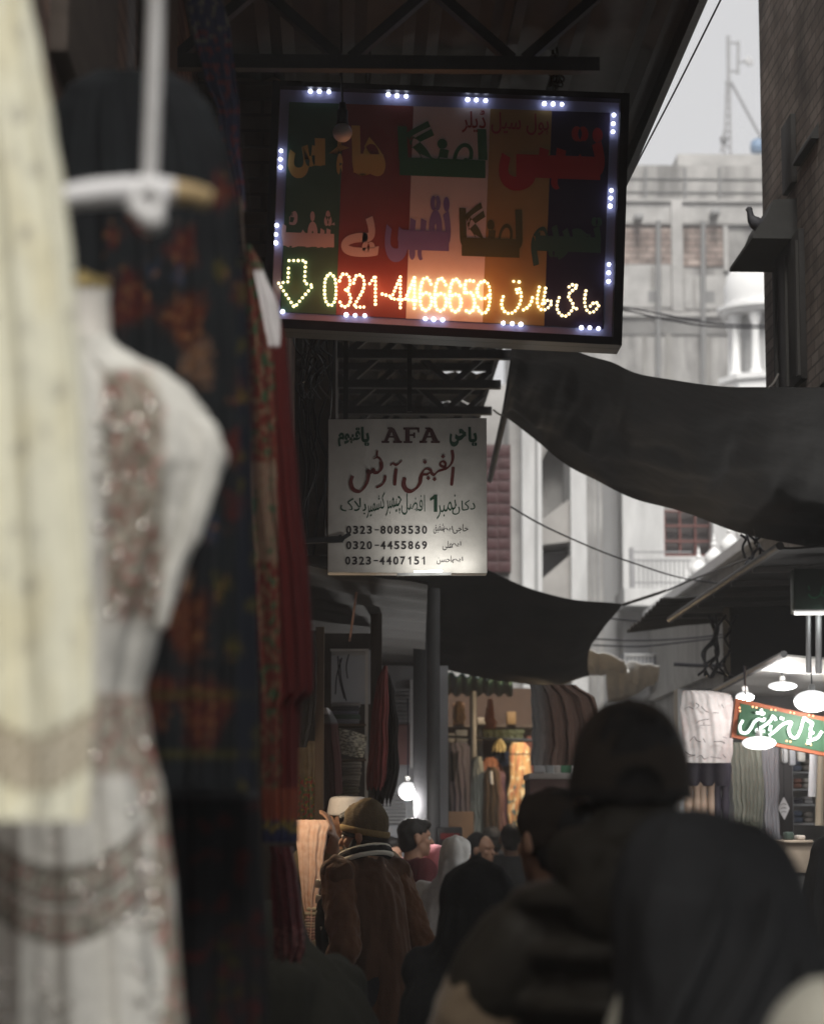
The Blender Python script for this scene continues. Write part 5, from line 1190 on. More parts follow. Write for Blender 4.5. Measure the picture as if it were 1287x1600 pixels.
# ---------------------------------------------------------------- cables
def cable(label, pts, r, m=None, k=6):
    g = G(); g.tube([W(*p) for p in pts], r, 6, k); return tag(g.build('cable', m or FRM), label, 'cable')
cable('single cable slanting up across the open sky', [(968, 310, 11.6), (1000, 245, 11.2), (1060, 130, 10.6), (1135, -20, 9.8)], .0042, mat('mauve_cable', (.09, .07, .075), .6))
cable('upper of the two thin cables crossing before the white turret', [(965, 478, 22), (1040, 492, 22), (1120, 506, 22), (1210, 509, 22)], .008)
cable('lower of the two thin cables crossing before the white turret', [(965, 482, 22), (1040, 499, 22), (1110, 510, 22), (1210, 513, 22)], .008)
cable('thin twisted cable running down in front of the white building', [(798, 792, 15), (850, 822, 15.5), (930, 858, 16), (990, 880, 16.5), (1060, 902, 17), (1125, 912, 17.5)], .006)
cable('slack cable rising from the tarpaulin corner to the ribbed awning', [(972, 946, 16.2), (1030, 927, 16), (1090, 902, 15.5), (1170, 872, 13.5)], .006)
cable('cable sagging below the black pointed awning, highest of three', [(940, 965, 18), (1010, 972, 18), (1080, 975, 18), (1160, 968, 18)], .006)
cable('cable sagging below the black pointed awning, middle of three', [(925, 998, 18.2), (1000, 1001, 18.2), (1090, 996, 18.2), (1170, 985, 18.2)], .006)
cable('cable sagging below the black pointed awning, lowest of three', [(925, 1008, 18.4), (1000, 1010, 18.4), (1070, 1003, 18.4), (1160, 992, 18.4)], .006)
rs = random.Random(3)
def tangle(label, cx, cy, w_, h_, Y, n, r):
    g = G()
    for k in range(n):
        x = cx + rs.uniform(-w_, w_); P = []
        y = cy - h_
        for j in range(6): P.append((x + rs.uniform(-w_, w_) * .7, y + 2 * h_ * j / 5 + rs.uniform(-4, 4), Y + rs.uniform(-.1, .1)))
        g.tube([W(*p) for p in P], r, 6, 5)
    return tag(g.build('cable_tangle', FRM), label, 'cables')
tangle('tangle of black cables at the top of the steel edge pole', 1172, 862, 14, 30, 14.0, 5, .008)
tangle('tangle of black cables hanging below the black pointed awning', 1118, 1010, 22, 48, 15.4, 8, .009)
tangle('loose cables on the wall left of the painted sign', 492, 700, 22, 170, 11.3, 12, .005)
tangle('thin wires hanging above the painted sign', 495, 575, 26, 50, 10.9, 8, .004)
cable('horizontal dark pipe across the streaked parapet wall', [(1052, 1038, 18), (1100, 1040, 18), (1170, 1040, 18)], .014)
cable('pinkish wire hanging below the painted sign', [(557, 925, 11.2), (553, 955, 11.2), (548, 990, 11.3), (546, 1002, 11.3)], .006, mat('pink_wire', (.20, .12, .10), .6))
# ---------------------------------------------------------------- people
SKIN = mat('skin', (.34, .19, .125), .55, .12, 18, .08, spec=.35)
HAIR = mat('black_hair', (.013, .011, .010), .6, .4, 40, .4, stretch=(3, 3, .6))
def cloth(n, c, var=.3, rough=.9, scale=14): return mat('worn_' + n, c, rough, var, scale, .3, bscale=120, sheen=.15 if max(c) > .1 else 0, spec=.15)
def V(*a): return Vector(a)

def hand(g, wr, d, side, curl=.5, s=1.0):
    """palm, four bent fingers of unequal length and a thumb leaving the palm's side; d points along the hand, side towards the thumb"""
    d = d.normalized(); side = (side - d * side.dot(d)).normalized(); up = d.cross(side)
    pc = wr + d * .045 * s
    R = Matrix((side, d, up)).transposed()
    g.ball(pc, (.040 * s, .048 * s, .016 * s), R, 12, 8)
    for k, (o, L) in enumerate(((.030, .070), (.010, .080), (-.010, .074), (-.029, .058))):
        p = wr + d * .082 * s + side * o * s; L *= s
        a = d; q = p
        for j in range(3):
            ang = curl * (j + .6) * .62; v = a * math.cos(ang) - up * math.sin(ang)
            n = q + v * L * (.42, .32, .26)[j]; g.cap(q, n, (.0095 - .0012 * j) * s, (.0085 - .0012 * j) * s, 8); q = n
    p = wr + d * .030 * s + side * .036 * s; v = (d * .65 + side * .75 - up * .25).normalized(); n = p + v * .035 * s
    g.cap(p, n, .0115 * s, .010 * s, 8); g.cap(n, n + (d * .95 + side * .25 - up * .3).normalized() * .030 * s, .0095 * s, .0075 * s, 8)

class Person:
    def __init__(s, label, px, Y, H, rz=0, lean=0, yaw=0, pitch=0, roll=0, arms=None, vox=.012, sx=1.0, head=(0, 0, 0), thin=1.):
        s.k = k = H / 1.75; s.vox = vox; s.lean = lean; s.sx = sx
        s.M = Matrix.Translation((XP(px, Y), Y, 0)) @ Matrix.Rotation(rz, 4, 'Z')
        s.hc = s.P(0, .015, 1.625) + V(*head); s.HR = (Matrix.Rotation(yaw, 3, 'Z') @ Matrix.Rotation(roll, 3, 'Y') @ Matrix.Rotation(-pitch, 3, 'X'))
        s.sh = {1: s.P(.185 * sx, 0, 1.425), -1: s.P(-.185 * sx, 0, 1.425)}
        s.el = {}; s.wr = {}; s.hd = {}
        for q in (1, -1):
            a = (arms or {}).get(q) or ((.235 * q, -.02, 1.13), (.225 * q, .07, .88), (0, .15, -1), (-.3 * q, 1, 0))
            s.el[q] = V(*a[0]) * k; s.wr[q] = V(*a[1]) * k; s.hd[q] = (V(*a[2]), V(*a[3]))
            if not (arms or {}).get(q): s.el[q].y += lean * .2; s.wr[q].y += lean * .12
        g = G(); P = s.P; k = s.k
        g.ball(P(0, 0, 1.28), (.155 * sx * k * (.6 + .4 * thin), .10 * k, .24 * k * (.7 + .3 * thin))); g.ball(P(0, 0, .95), (.15 * k, .11 * k, .15 * k)); g.cap(P(0, 0, .95), P(0, 0, 1.2), .13 * k, .13 * k)
        for q in (1, -1):
            g.cap(P(0, 0, 1.42 - .06 * (thin < 1)), s.sh[q] - V(.02 * q * (thin < 1), 0, .05 * (thin < 1)), .06 * k * thin, .055 * k * thin)
            g.cap(s.sh[q] - V(.02 * q * (thin < 1), 0, .05 * (thin < 1)), s.el[q], .05 * k * thin, .038 * k * thin); g.cap(s.el[q], s.wr[q], .038 * k * thin, .027 * k * thin)
            hand(g, s.wr[q], *s.hd[q], .55, k * (1 if thin == 1 else .85))
            g.cap(P(.09 * q, 0, .93), V(.10 * q, .01, .5) * k, .085 * k, .055 * k); g.cap(V(.10 * q, .01, .5) * k, V(.10 * q, -.02, .09) * k, .055 * k, .036 * k)
            g.cap(V(.10 * q, -.04, .035) * k, V(.115 * q, .13, .03) * k, .035 * k, .028 * k)
        nb = P(0, -.012, 1.43); g.cap(nb, s.hp(0, -.015, -.07), .062 * k, .056 * k)
        for c, r in (((0, -.012, .03), (.076, .096, .088)), ((0, .022, -.05), (.058, .066, .062)), ((0, .062, -.085), (.026, .024, .02)), ((0, .068, .028), (.055, .022, .02)), ((.036, .06, -.02), (.022, .02, .02)), ((-.036, .06, -.02), (.022, .02, .02))):
            g.ball(s.hp(*c), [x * k for x in r], s.HR)
        g.cap(s.hp(0, .078, .015), s.hp(0, .104, -.022), .009 * k, .0135 * k); g.ball(s.hp(0, .084, -.052), (.024 * k, .011 * k, .006 * k), s.HR); g.ball(s.hp(0, .082, -.062), (.020 * k, .011 * k, .006 * k), s.HR)
        for q in (1, -1): g.ball(s.hp(.083 * q, -.010, -.005), (.013 * k, .023 * k, .035 * k), s.HR @ Matrix.Rotation(.35 * q, 3, 'Z'))
        g.xf(s.M); o = g.build('person', SKIN, remesh=min(vox, .0085), relax=3); s.o = o; tag(o, label, 'person', None)
    def P(s, x, y, z): return V(x, y + s.lean * max(0, z - .92), z) * s.k
    def hp(s, x, y, z): return s.hc + (s.HR @ V(x, y, z)) * s.k
    def wear(s, name, g, m, vox=None, relax=4, fold=.006, fz=3., ff=16., seed=0, colors=None):
        g.xf(s.M)
        def wp(co, n): return co + n * fold * (noise.noise(Vector((co.x * ff, co.y * ff, co.z * fz + seed))) + .5 * noise.noise(Vector((co.x * ff * 2.3, co.y * ff * 2.3, co.z * fz * 2.2 + seed + 9))))
        return g.build(name, m, s.o, remesh=vox or s.vox, relax=relax, warp=wp if fold else None, colors=colors)
    def eyes(s):
        for q in (1, -1):
            g = G(); g.ball(s.hp(.032 * q, .074, .006), .011 * s.k, None, 10, 8); g.xf(s.M); e = g.build('eye', mat('eye_white', (.6, .57, .53), .3, .05, 5, 0), s.o)
            g = G(); g.ball(s.hp(.032 * q, .0805, .006), .006 * s.k, None, 10, 8); g.xf(s.M); g.build('iris', mat('dark_iris', (.02, .012, .01), .2, .1, 5, 0), e)
    def trousers(s, m):
        g = G(); k = s.k
        g.ball(s.P(0, 0, .95), (.175 * k, .135 * k, .15 * k))
        for q in (1, -1): g.cap(s.P(.09 * q, 0, .92), V(.105 * q, .01, .5) * k, .105 * k, .085 * k); g.cap(V(.105 * q, .01, .5) * k, V(.105 * q, -.02, .11) * k, .085 * k, .07 * k)
        return s.wear('trousers', g, m, .016)
    def shoes(s, m):
        for q in (1, -1):
            g = G(); k = s.k; g.cap(V(.10 * q, -.045, .047) * k, V(.118 * q, .14, .038) * k, .045 * k, .036 * k); s.wear('shoe', g, m, .012, 2, 0)
    def coat(s, m, hem=.75, e=.03, name='coat', sleeves=(1, -1), flare=.06, chest=1., fold=.007, collar=True, seed=0):
        g = G(); k = s.k; P = s.P; sx = s.sx * chest
        R = []
        for z, rx, ry in ((hem, .175 + flare, .135 + flare * .8), ((hem + 1.0) / 2, .17 + flare * .55, .13 + flare * .45), (1.0, .172, .128), (1.15, .170, .122), (1.3, .182, .126), (1.38, .175, .115), (1.44, .125, .095), (1.475, .085, .075)):
            R.append((P(0, 0, z), (rx * sx + e) * k, (ry + e) * k))
        g.rings(R, 28)
        for q in (1, -1):
            g.cap(P(.06 * q, 0, 1.44), s.sh[q], (.045 + e) * k, (.058 + e) * k)
            if q in sleeves:
                g.cap(s.sh[q], s.el[q], (.058 + e) * k, (.046 + e) * k); g.cap(s.el[q], s.wr[q] - (s.wr[q] - s.el[q]).normalized() * .01, (.046 + e) * k, (.034 + e * .7) * k)
        if collar:
            for a in range(14): A = 2 * math.pi * a / 14; g.ball(P(.078 * math.cos(A), -.005 + .075 * math.sin(A), 1.475), (.026 * k, .026 * k, .032 * k), None, 8, 6)
        return s.wear(name, g, m, fold=fold, seed=seed)
    def hair(s, m=None, long=0):
        g = G(); k = s.k
        g.ball(s.hp(0, -.020, .042), (.083 * k, .100 * k, .088 * k), s.HR); g.ball(s.hp(0, -.045, -.005), (.078 * k, .070 * k, .085 * k), s.HR); g.ball(s.hp(0, .045, .085), (.06 * k, .05 * k, .035 * k), s.HR)
        return s.wear('hair', g, m or HAIR, .0075, 2, .006, 20, 34)
    def chador(s, m, hem, rh=(.105, .125, .135), sh=1.0, name='shawl', front=.03, fold=.011, dx=0, seed=0, drop=0, colors=None):
        """a cloth over the head falling over the shoulders"""
        g = G(); k = s.k; P = s.P; h = s.hc
        g.ball(s.hp(0, -front, .025), [r * k for r in rh], s.HR, 20, 14)
        c = s.hp(0, -front - .01, -.06)
        R = [(P(dx, 0, hem), .30 * sh * k, .24 * sh * k), (P(dx, 0, (hem + 1.1) / 2), .275 * sh * k, .215 * sh * k), (P(dx, -.01, 1.15), .262 * sh * k, .19 * sh * k), (P(dx, -.01, 1.3), .250 * sh * k, .165 * sh * k), (P(dx * .9, -.015, 1.38 - drop), .215 * sh * k, .145 * k), (P(dx * .6, -.02, 1.435 - drop), .175 * sh * k, .135 * k)]
        R += [(c + V(0, 0, -.03), rh[0] * 1.12 * k, rh[1] * 1.02 * k), (c + V(0, 0, .04), rh[0] * .98 * k, rh[1] * .98 * k)]
        g.rings(R, 30)
        for q in (1, -1): g.cap(P(dx, 0, 1.38 - drop), s.sh[q] + V(dx, 0, -drop - .01), .085 * k, .082 * k)
        return s.wear(name, g, m, fold=fold, seed=seed, fz=4.5, ff=19, colors=colors)

# tall man in the cap
TS = (mat('cap_twill', (.042, .032, .024), .85, .25, 30, .25, bscale=200))
p = Person('tall man in a dark cap and puffer vest seen from behind, tan sleeves', 985, 4.1, 1.815, rz=.02, vox=.010, thin=.62, arms={-1: ((-.30, .04, 1.12), (-.33, .18, .86), (0, .5, -1), (.3, 1, 0))}, sx=.94)
p.hair()
k = p.k; g = G()
# cap crown: an open dome with the arched gap over the strap at the back
C0 = p.hp(0, -.008, .028)
def crown(u, v):
    a = u * 2 * math.pi; t = v * math.pi / 2; q = 1 - .0 * v
    return C0 + p.HR @ (V(.0985 * math.cos(t) ** .8 * math.cos(a), .115 * math.cos(t) ** .8 * math.sin(a), -.052 + .155 * math.sin(t) ** .95) * k)
g = G(); nu, nv = 64, 24; g.grid(crown, nu, nv)
keep = []
for f in g.f:
    c = sum((g.v[i] for i in f), Vector()) / 4; lc = p.HR.transposed() @ ((c - C0) / k)
    if lc.y < 0 and math.hypot(lc.x / .036, (lc.z + .040) / .034) < 1 and lc.z > -.040: continue
    keep.append(f)
g.f = keep; g.xf(p.M)
capo = g.build('cap', TS, p.o, solid=.004, weld=.0005)
g = G(); pts = [C0 + p.HR @ (V(.0365 * math.cos(a), -.112, -.040 + .0355 * math.sin(a)) * k) for a in [math.pi * i / 10 for i in range(11)]]; g.tube(pts, .0025, 6); g.xf(p.M); g.build('cap_binding', mat('cap_binding', (.02, .017, .015), .8), capo)
g = G(); pts = [C0 + p.HR @ (V(.10 * math.cos(a), .116 * math.sin(a), -.050) * k) for a in [math.pi + math.pi * i / 16 for i in range(17)]]; 
for a, b in zip(pts, pts[1:]): g.bar(a, b, .004, .016)
g.xf(p.M); g.build('cap_strap', mat('cap_binding', (.02, .017, .015)), capo)
g = G(); g.grid(lambda u, v: C0 + p.HR @ (V((u - .5) * .17 * (1 - .15 * v), .095 + .075 * v * math.sin(math.pi * (.12 + .76 * u)), -.052 - .018 * v - .02 * (2 * u - 1) ** 2) * k), 16, 8); g.xf(p.M); g.build('cap_peak', TS, capo, solid=.004)
g = G(); g.ball(C0 + V(0, 0, .104 * k), (.008, .008, .005), None, 10, 6); g.xf(p.M); g.build('cap_button', TS, capo)
# puffer vest: stacked quilted rolls
PUF = mat('puffer_nylon', (.034, .029, .022), .6, .25, 20, .15, spec=.2, bscale=60)
g = G(); P = p.P
for i, z in enumerate([.86 + .082 * j for j in range(8)]):
    wx = .212 + .012 * math.sin(i * .8); g.ball(P(0, 0, z), ((wx) * k, .170 * k, .047 * k), None, 28, 10)
g.rings([(P(0, 0, .84), .18 * k, .130 * k), (P(0, 0, 1.44), .18 * k, .130 * k)], 28)
for q in (1, -1):
    g.cap(P(.05 * q, 0, 1.42), p.sh[q] + V(.01 * q, 0, -.07), .078 * k, .074 * k); g.cap(p.sh[q] + V(.01 * q, 0, -.07), p.sh[q].lerp(p.el[q], .4), .078 * k, .078 * k)
p.wear('puffer_vest', g, PUF, .009, 3, .004, 6, 20)
g = G(); h0 = P(0, -.035, 1.50)
for a in range(18):
    A = 2 * math.pi * a / 18; g.ball(h0 + V(.098 * math.cos(A), .09 * math.sin(A), .012 * math.sin(A) - .004), (.05 * k, .05 * k, .052 * k), None, 10, 8)
g.ball(P(0, -.06, 1.535), (.085 * k, .06 * k, .065 * k)); g.ball(P(0, -.115, 1.44), (.125 * k, .06 * k, .085 * k)); p.wear('vest_hood', g, PUF, .009, 14, .007, 5, 12)
TAN = cloth('tan_sleeve', (.24, .175, .115))
for q in (1, -1):
    g = G(); g.cap(p.sh[q].lerp(p.el[q], .42), p.el[q], .074 * k, .070 * k); g.cap(p.el[q], p.wr[q], .070 * k, .048 * k); g.ball(p.el[q], .076 * k); p.wear('sleeve', g, TAN, .010, 4, .011, 14, 12, q)
p.trousers(cloth('dark_trousers', (.03, .03, .034))); p.shoes(mat('black_shoe', (.02, .02, .02), .5))

# hooded woman in charcoal
CH_ = mat('charcoal_shawl', (.045, .046, .049), .92, .3, 10, .35, bscale=150, spec=.15)
p = Person('woman in a charcoal headscarf seen from behind, nearest on the right', 1104, 3.35, 1.58, rz=-.1, vox=.010, sx=.72, thin=.75, arms={q: ((.12 * q, .04, 1.16), (.04 * q, .13, 1.08), (-.6 * q, .6, 0), (0, 0, 1)) for q in (1, -1)})
g = G(); g.ball(p.hp(0, -.02, .025), (.126, .138, .142), p.HR, 22, 16)
g.rings([(V(.075, 0, .5), .29, .24), (V(.075, 0, .9), .265, .20), (V(.07, -.01, 1.12), .238, .175), (V(.058, -.015, 1.25), .205, .165), (V(.036, -.02, 1.33), .172, .150), (V(.012, -.02, 1.40), .142, .140), (V(.0, -.02, 1.46), .128, .136), (V(.0, -.02, 1.52), .121, .132)], 32)
g.cap(V(.06, -.01, 1.33), V(.255, -.005, 1.35), .10, .085); g.cap(V(.0, -.01, 1.31), V(-.075, 0, 1.30), .085, .07)
p.wear('headscarf', g, CH_, .009, 6, .024, 3.5, 9, 4)
g = G(); hc = p.hc
for pts, r in (([(.085, -.12, 1.66), (.07, -.165, 1.58), (.02, -.19, 1.48), (-.04, -.20, 1.38), (-.07, -.21, 1.24)], [.010, .018, .022, .024, .018]), ([(.13, -.10, 1.56), (.11, -.17, 1.46), (.05, -.215, 1.36), (.01, -.23, 1.24), (-.01, -.24, 1.1)], [.012, .020, .026, .026, .02]), ([(.03, -.13, 1.70), (.0, -.165, 1.60), (-.05, -.18, 1.50), (-.08, -.17, 1.42)], [.008, .013, .016, .012]), ([(.17, -.12, 1.44), (.13, -.20, 1.36), (.10, -.235, 1.22), (.09, -.25, 1.05)], [.014, .020, .024, .02])):
    g.tube([V(*c) * .92 for c in pts], r, 10, 5)
p.wear('scarf_fold', g, CH_, .008, 6, .003)
g = G(); g.tube([V(-.112, -.03, 1.40), V(-.132, -.02, 1.33), V(-.146, -.02, 1.22), V(-.15, -.03, 1.05)], [.006, .016, .018, .018], 10, 4); p.wear('shawl_edge', g, cloth('cream_edge', (.36, .34, .28)), .007, 3, .004)
p.trousers(cloth('dark_trousers', (.03, .03, .034))); p.shoes(mat('black_shoe', (.02, .02, .02)))

# person in cream, only a shoulder in the frame
p = Person('person in a cream shawl whose shoulder fills the bottom right corner', 1572, 2.5, 1.69, rz=.0, vox=.012)
p.coat(cloth('cream_wool', (.50, .48, .41)), .6, .028, 'shawl'); p.hair(); p.trousers(cloth('cream_trousers', (.4, .38, .33))); p.shoes(mat('black_shoe', (.02, .02, .02)))

# man half hidden behind the tall man
p = Person('man in a dark brown cap half hidden behind the tall man', 872, 5.7, 1.70, rz=1.3, vox=.012, yaw=-.7, sx=.75)
p.hair(); g = G(); g.ball(p.hp(0, -.01, .05), (.092 * p.k, .108 * p.k, .078 * p.k), p.HR); g.ball(p.hp(0, -.02, .01), (.09 * p.k, .10 * p.k, .06 * p.k), p.HR); p.wear('cap', g, mat('brown_cap', (.032, .022, .015), .85, .3, 30, .2), .009, 3, .003)
p.coat(cloth('dark_olive', (.032, .026, .017)), .75, .03); p.trousers(cloth('dark_trousers', (.03, .03, .034))); p.shoes(mat('black_shoe', (.02, .02, .02)))

# woman in black
p = Person('woman wrapped in a black headscarf and chador seen from behind', 746, 7.2, 1.485, rz=0, vox=.012, thin=.75, arms={q: ((.15 * q, .04, 1.16), (.04 * q, .13, 1.08), (-.6 * q, .6, 0), (0, 0, 1)) for q in (1, -1)})
p.chador(mat('black_chador', (.0085, .0085, .009), .95, .3, 10, .3), .25, (.132, .140, .148), 1.08, 'chador', .02, .012, seed=2); p.shoes(mat('black_shoe', (.02, .02, .02)))

# stooping man in dark olive at the lower left
p = Person('person in a dark olive jacket stooping over the stall at the lower left', 560, 6.5, 1.45, thin=.7, rz=math.radians(62), lean=.35, vox=.012, pitch=.5, head=(0, .06, -.06), arms={1: ((.27, .22, 1.08), (.20, .44, .98), (0, 1, -.3), (-1, .2, 0)), -1: ((-.26, .20, 1.05), (-.20, .44, .96), (0, 1, -.3), (1, .2, 0))})
p.hair(); OL = cloth('dark_olive_jacket', (.016, .016, .012))
p.coat(OL, .70, .05, 'jacket', fold=.014); g = G(); g.cap(p.P(0, -.02, 1.42), p.hp(0, -.03, -.05), .095, .09); g.ball(p.hp(0, -.02, .02), (.095, .11, .11), p.HR); p.wear('hood', g, OL); p.trousers(cloth('dark_trousers', (.03, .03, .034))); p.shoes(mat('black_shoe', (.02, .02, .02)))

# man in the brown coat at the stall
BR = cloth('brown_coat', (.105, .050, .026)); 
p = Person('bearded man in a brown coat and knitted beanie looking down at the stall', 596, 10.5, 1.74, rz=math.radians(34), lean=.22, yaw=math.radians(38), pitch=.16, vox=.009, head=(.035, .03, -.03), sx=.76,
           arms={-1: ((-.195, -.02, 1.12), (-.165, .13, 1.045 / .994 * 1.0), (0, .6, -.8), (.3, 1, 0)), 1: ((.195, -.02, 1.13), (.18, .10, .88), (0, .15, -1), (-.3, 1, 0))})
k = p.k; p.hair(); p.eyes()
for q in (1, -1):
    g = G(); g.cap(p.sh[q] + V(0, 0, -.015), p.el[q], .083 * k, .070 * k); g.cap(p.el[q], p.wr[q], .070 * k, .052 * k); p.wear('sleeve', g, cloth('brown_sleeve_lit', (.150, .068, .033)), .009, 2, .014, 12, 20, q * 3)  # sleeves lighter than the coat: warm stall light put into their colour
p.coat(BR, .45, .026, 'coat', sleeves=(), flare=.04, chest=.96, fold=.016, seed=3)
g = G(); g.ball(p.hp(0, .048, -.075), (.056 * k, .055 * k, .062 * k), p.HR); g.ball(p.hp(0, .06, -.125), (.036 * k, .036 * k, .045 * k), p.HR)
for q in (1, -1): g.cap(p.hp(.066 * q, .02, -.02), p.hp(.052 * q, .045, -.075), .014 * k, .024 * k)
p.wear('beard', g, HAIR, .008, 2, .006, 30, 40)
HB = p.HR.copy(); p.HR = p.HR @ Matrix.Rotation(.24, 3, 'X')
KN = mat('olive_knit', (.135, .098, .055), .95, .3, 60, .5, stretch=(1, 1, .4), bscale=140)
g = G(); g.ball(p.hp(0, -.012, .056), (.092 * k, .110 * k, .098 * k), p.HR); g.ball(p.hp(0, -.02, .115), (.058 * k, .066 * k, .052 * k), p.HR)
be = p.wear('beanie', g, KN, .007, 4, .004, 10, 30)
def hring(rx, ry, z, w_): return [p.hp(rx * math.cos(a_), -.012 + ry * math.sin(a_), z + w_ * math.sin(a_)) for a_ in [2 * math.pi * i / 40 for i in range(41)]]
g = G(); g.tube(hring(.0865, .104, .024, .010), .0115, 10); g.tube(hring(.0855, .103, .014, .010), .0105, 10)
g.xf(p.M); g.build('beanie_band', mat('mustard_knit', (.27, .19, .085), .95, .25, 70, .4), be, remesh=.005, relax=3)
g = G(); g.tube(hring(.080, .097, .004, .010), .011, 10); g.tube(hring(.078, .094, -.006, .010), .011, 10)
g.xf(p.M); g.build('beanie_lining', mat('dark_knit', (.022, .016, .012), .95, .25, 70, .4), be, remesh=.006, relax=3)
p.HR = HB
# striped scarf round the neck and down the front
DKS = mat('black_scarf', (.016, .014, .013), .9, .3, 20, .3); WHS = mat('cream_scarf_stripe', (.72, .69, .60), .9, .15, 20, .3)
nb = p.P(0, .01, 1.47)
def ring(rx, ry, z, tilt): return [nb + V(rx * math.cos(a), ry * math.sin(a), z + tilt * math.sin(a)) * k for a in [2 * math.pi * i / 22 for i in range(23)]]
g = G(); g.tube(ring(.100, .098, .030, -.035), .030, 10); g.tube([p.P(-.085, .07, 1.45), p.P(-.13, .125, 1.36), p.P(-.165, .150, 1.2), p.P(-.175, .150, 1.02)], [.03, .032, .032, .03], 10, 4); sc = p.wear('scarf', g, DKS, .008, 3, .005)
g = G(); g.tube(ring(.124, .122, .012, -.040)[9:20], .011, 8); g.tube(ring(.112, .110, .052, -.035)[9:21], .007, 8); g.xf(p.M); g.build('scarf_stripe', WHS, sc)
g = G()
for i in range(4):
    for j in range(2):
        z = 1.385 - i * .066 - j * .034; c = p.P(-.132 - .008 * i - (.030 if j == 0 else .0), .145 - .01 * j, z)
        g.box(c, (.010, .034, .036), Euler((.1, 0, .2)).to_matrix())
g.xf(p.M); g.build('scarf_check', WHS, sc, bevel=.003)
p.trousers(cloth('dark_trousers', (.03, .03, .034))); p.shoes(mat('black_shoe', (.02, .02, .02)))

# shopkeeper holding up the pink cloth
Ysk = 11.45; ks = Ysk / F
def lk(px, py, dy=0): return V(-(px - 541) * ks, -dy, ZP(py, Ysk))       # photo spot to the shopkeeper's own frame (he faces the camera)
p = Person('shopkeeper in a white cap and khaki shirt holding up a pink cloth', 541, Ysk, 1.77, rz=math.pi, yaw=.45, pitch=.25, vox=.009,
           arms={1: (tuple(lk(516, 1352, -.10) / 1.0114), tuple(lk(523, 1312, -.22) / 1.0114), (.25, .2, 1), (.2, 1, 0)), -1: ((-.24, .0, 1.13), (-.18, .22, .98), (0, 1, -.5), (1, .3, 0))})
k = p.k; p.eyes(); p.hair()
KH = cloth('khaki_shirt', (.185, .145, .085)); p.coat(KH, .62, .026, 'shirt', sleeves=(-1,), fold=.008)
g = G(); e1 = p.el[1]; g.cap(p.sh[1], e1, .075, .066); g.ball(e1, .066); g.cap(e1, e1.lerp(p.wr[1], .35), .062, .052); p.wear('sleeve', g, KH, .009, 4, .008, 14, 20)
g = G(); R = [(p.hp(0, -.012, z), r * k, r * 1.12 * k) for z, r in ((.030, .088), (.045, .0895), (.100, .087), (.116, .082), (.122, .06))]; g.rings(R, 28); p.wear('skullcap', g, mat('white_cap', (.72, .70, .70), .85, .1, 30, .2), .006, 3, .002)
p.trousers(cloth('khaki_trousers', (.18, .14, .085))); p.shoes(mat('black_shoe', (.02, .02, .02)))
g = G()
for q in (1, -1): g.cap(p.hp(.045 * q, .07, -.06), p.hp(.02 * q, .085, -.105), .018 * k, .018 * k)
g.cap(p.hp(-.03, .085, -.045), p.hp(.03, .085, -.045), .009 * k, .009 * k); p.wear('beard', g, HAIR, .008, 2, .005, 30, 40)
def pinkc(x, y): return mixc((.60, .38, .29), (.68, .50, .42), .5 + N2(x, y, 9) + .4 * N2(x, y, 4))
garment('pink_cloth', 11.12, [(1281, 462, 512), (1290, 463, 517), (1305, 463, 512), (1345, 466, 507), (1400, 472, 500), (1440, 477, 495), (1486, 480, 491)], .035, CLOTHV, 3, .006, pinkc, label='sheer pale pink cloth held up by the shopkeeper', cat='cloth', seed=4, nu=60, nv=80, foldtop=.35)

# people further down the alley
p = Person('woman in a white headscarf and shawl, beyond the woman in black', 712, 13, 1.575, rz=-.5, vox=.013)
p.chador(cloth('white_shawl', (.82, .82, .80)), .6, (.086, .108, .112), 1.0, 'headscarf', .02, .016, dx=-.02, seed=7); p.trousers(cloth('grey_trousers', (.2, .2, .2))); p.shoes(mat('black_shoe', (.02, .02, .02)))
p = Person('person in a rose pink shawl beside the white headscarf', 682, 14.4, 1.52, rz=-1.0, vox=.013)
p.chador(cloth('rose_shawl', (.30, .10, .115)), .6, (.088, .11, .115), .85, 'shawl', .02, .012, seed=9); p.trousers(cloth('dark_trousers', (.03, .03, .034))); p.shoes(mat('black_shoe', (.02, .02, .02)))
p = Person('young man with thick black hair in a maroon shirt, face in profile', 646, 14.2, 1.68, rz=math.radians(-72), vox=.012, yaw=-.1)
p.hair(); p.eyes(); p.coat(cloth('maroon_shirt', (.085, .022, .026)), .7, .03, 'shirt'); p.trousers(cloth('dark_trousers', (.03, .03, .034))); p.shoes(mat('black_shoe', (.02, .02, .02)))
p = Person('man with short black hair in a dark grey kameez walking away', 798, 18, 1.66, rz=.05, sx=.9, vox=.015)
p.hair(); p.coat(cloth('dark_grey_kameez', (.045, .047, .05)), .5, .03, 'kameez'); p.trousers(cloth('dark_trousers', (.03, .03, .034))); p.shoes(mat('black_shoe', (.02, .02, .02)))
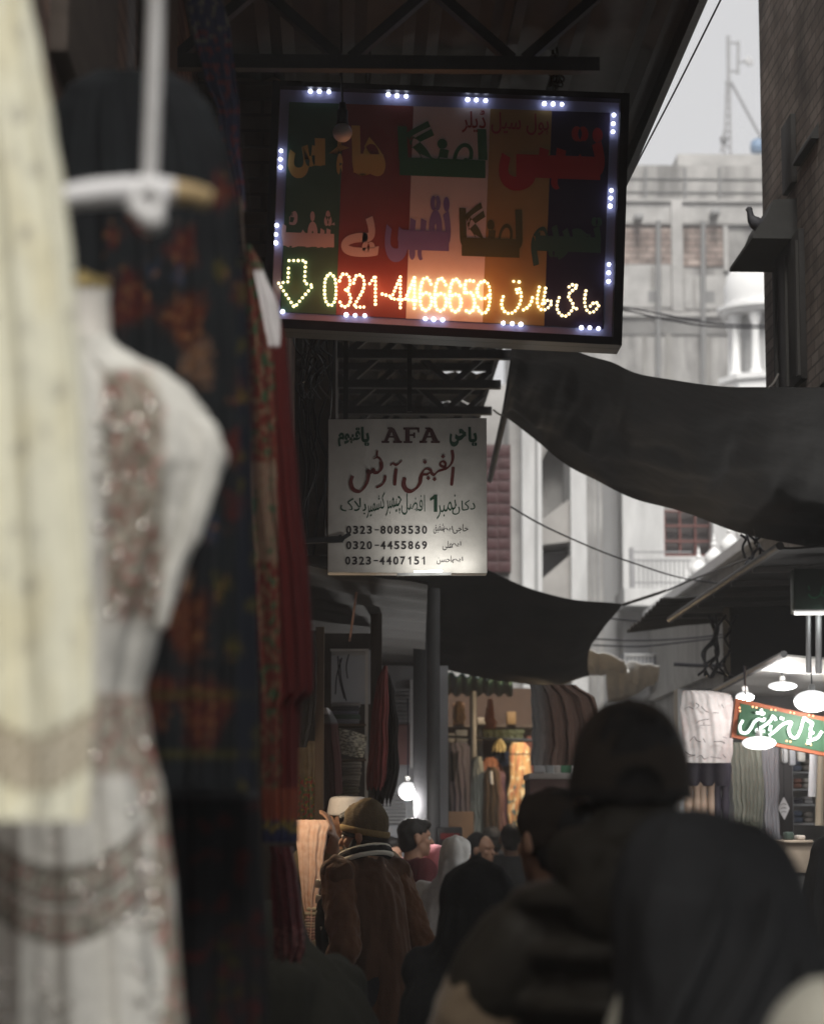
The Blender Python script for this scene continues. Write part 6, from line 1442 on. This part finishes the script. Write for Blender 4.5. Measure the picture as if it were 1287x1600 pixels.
p = Person('child with black hair glimpsed past the brown coat', 609, 15.2, 1.57, rz=math.radians(-150), vox=.015)
p.hair(); p.coat(cloth('black_jumper', (.02, .02, .022)), .7, .03, 'jumper'); p.trousers(cloth('dark_trousers', (.03, .03, .034)))
p = Person('woman in a black shawl showing a sliver of face, beside the white headscarf', 752, 17, 1.585, rz=math.radians(-130), vox=.015)
p.chador(mat('black_chador', (.0085, .0085, .009)), .5, (.098, .11, .12), .9, 'shawl', .05, .01, seed=5)
p = Person('man with dark hair just right of the man in dark grey', 828, 18.6, 1.60, rz=.3, vox=.015)
p.hair(); p.coat(cloth('brown_jumper', (.05, .035, .03)), .7, .03, 'jumper'); p.trousers(cloth('dark_trousers', (.03, .03, .034)))
p = Person('man with dark hair behind the brown shawl coat, left of the man in dark grey', 768, 18.8, 1.64, rz=.3, vox=.015)
p.hair(); p.coat(cloth('black_jumper', (.02, .02, .022)), .7, .03, 'jumper'); p.trousers(cloth('dark_trousers', (.03, .03, .034)))

p = Person('man with black hair in a dark shawl between the pink shawl and the white headscarf', 700, 17.3, 1.63, rz=-.4, vox=.015)
p.hair(); p.coat(cloth('dark_shawl', (.03, .03, .032)), .6, .04, 'shawl'); p.trousers(cloth('dark_trousers', (.03, .03, .034)))
p = Person('man with black hair in a grey jacket, just above the white headscarf', 740, 19.5, 1.70, rz=.2, vox=.015)
p.hair(); p.coat(cloth('grey_jacket', (.07, .07, .072)), .7, .03, 'jacket'); p.trousers(cloth('dark_trousers', (.03, .03, .034)))

# ---------------------------------------------------------------- haze: one even box of air
hz = bpy.data.materials.new('haze_air'); hz.use_nodes = True
n = hz.node_tree.nodes; n.remove(n['Principled BSDF']); pv = n.new('ShaderNodeVolumePrincipled'); pv.inputs['Color'].default_value = (.86, .86, .87, 1); pv.inputs['Density'].default_value = .0038; pv.inputs['Anisotropy'].default_value = .2
hz.node_tree.links.new(pv.outputs[0], n['Material Output'].inputs['Volume'])
o = G().box((0, 35, 7), (124, 134, 17)).build('haze', hz, smooth=False); o['kind'] = 'stuff'
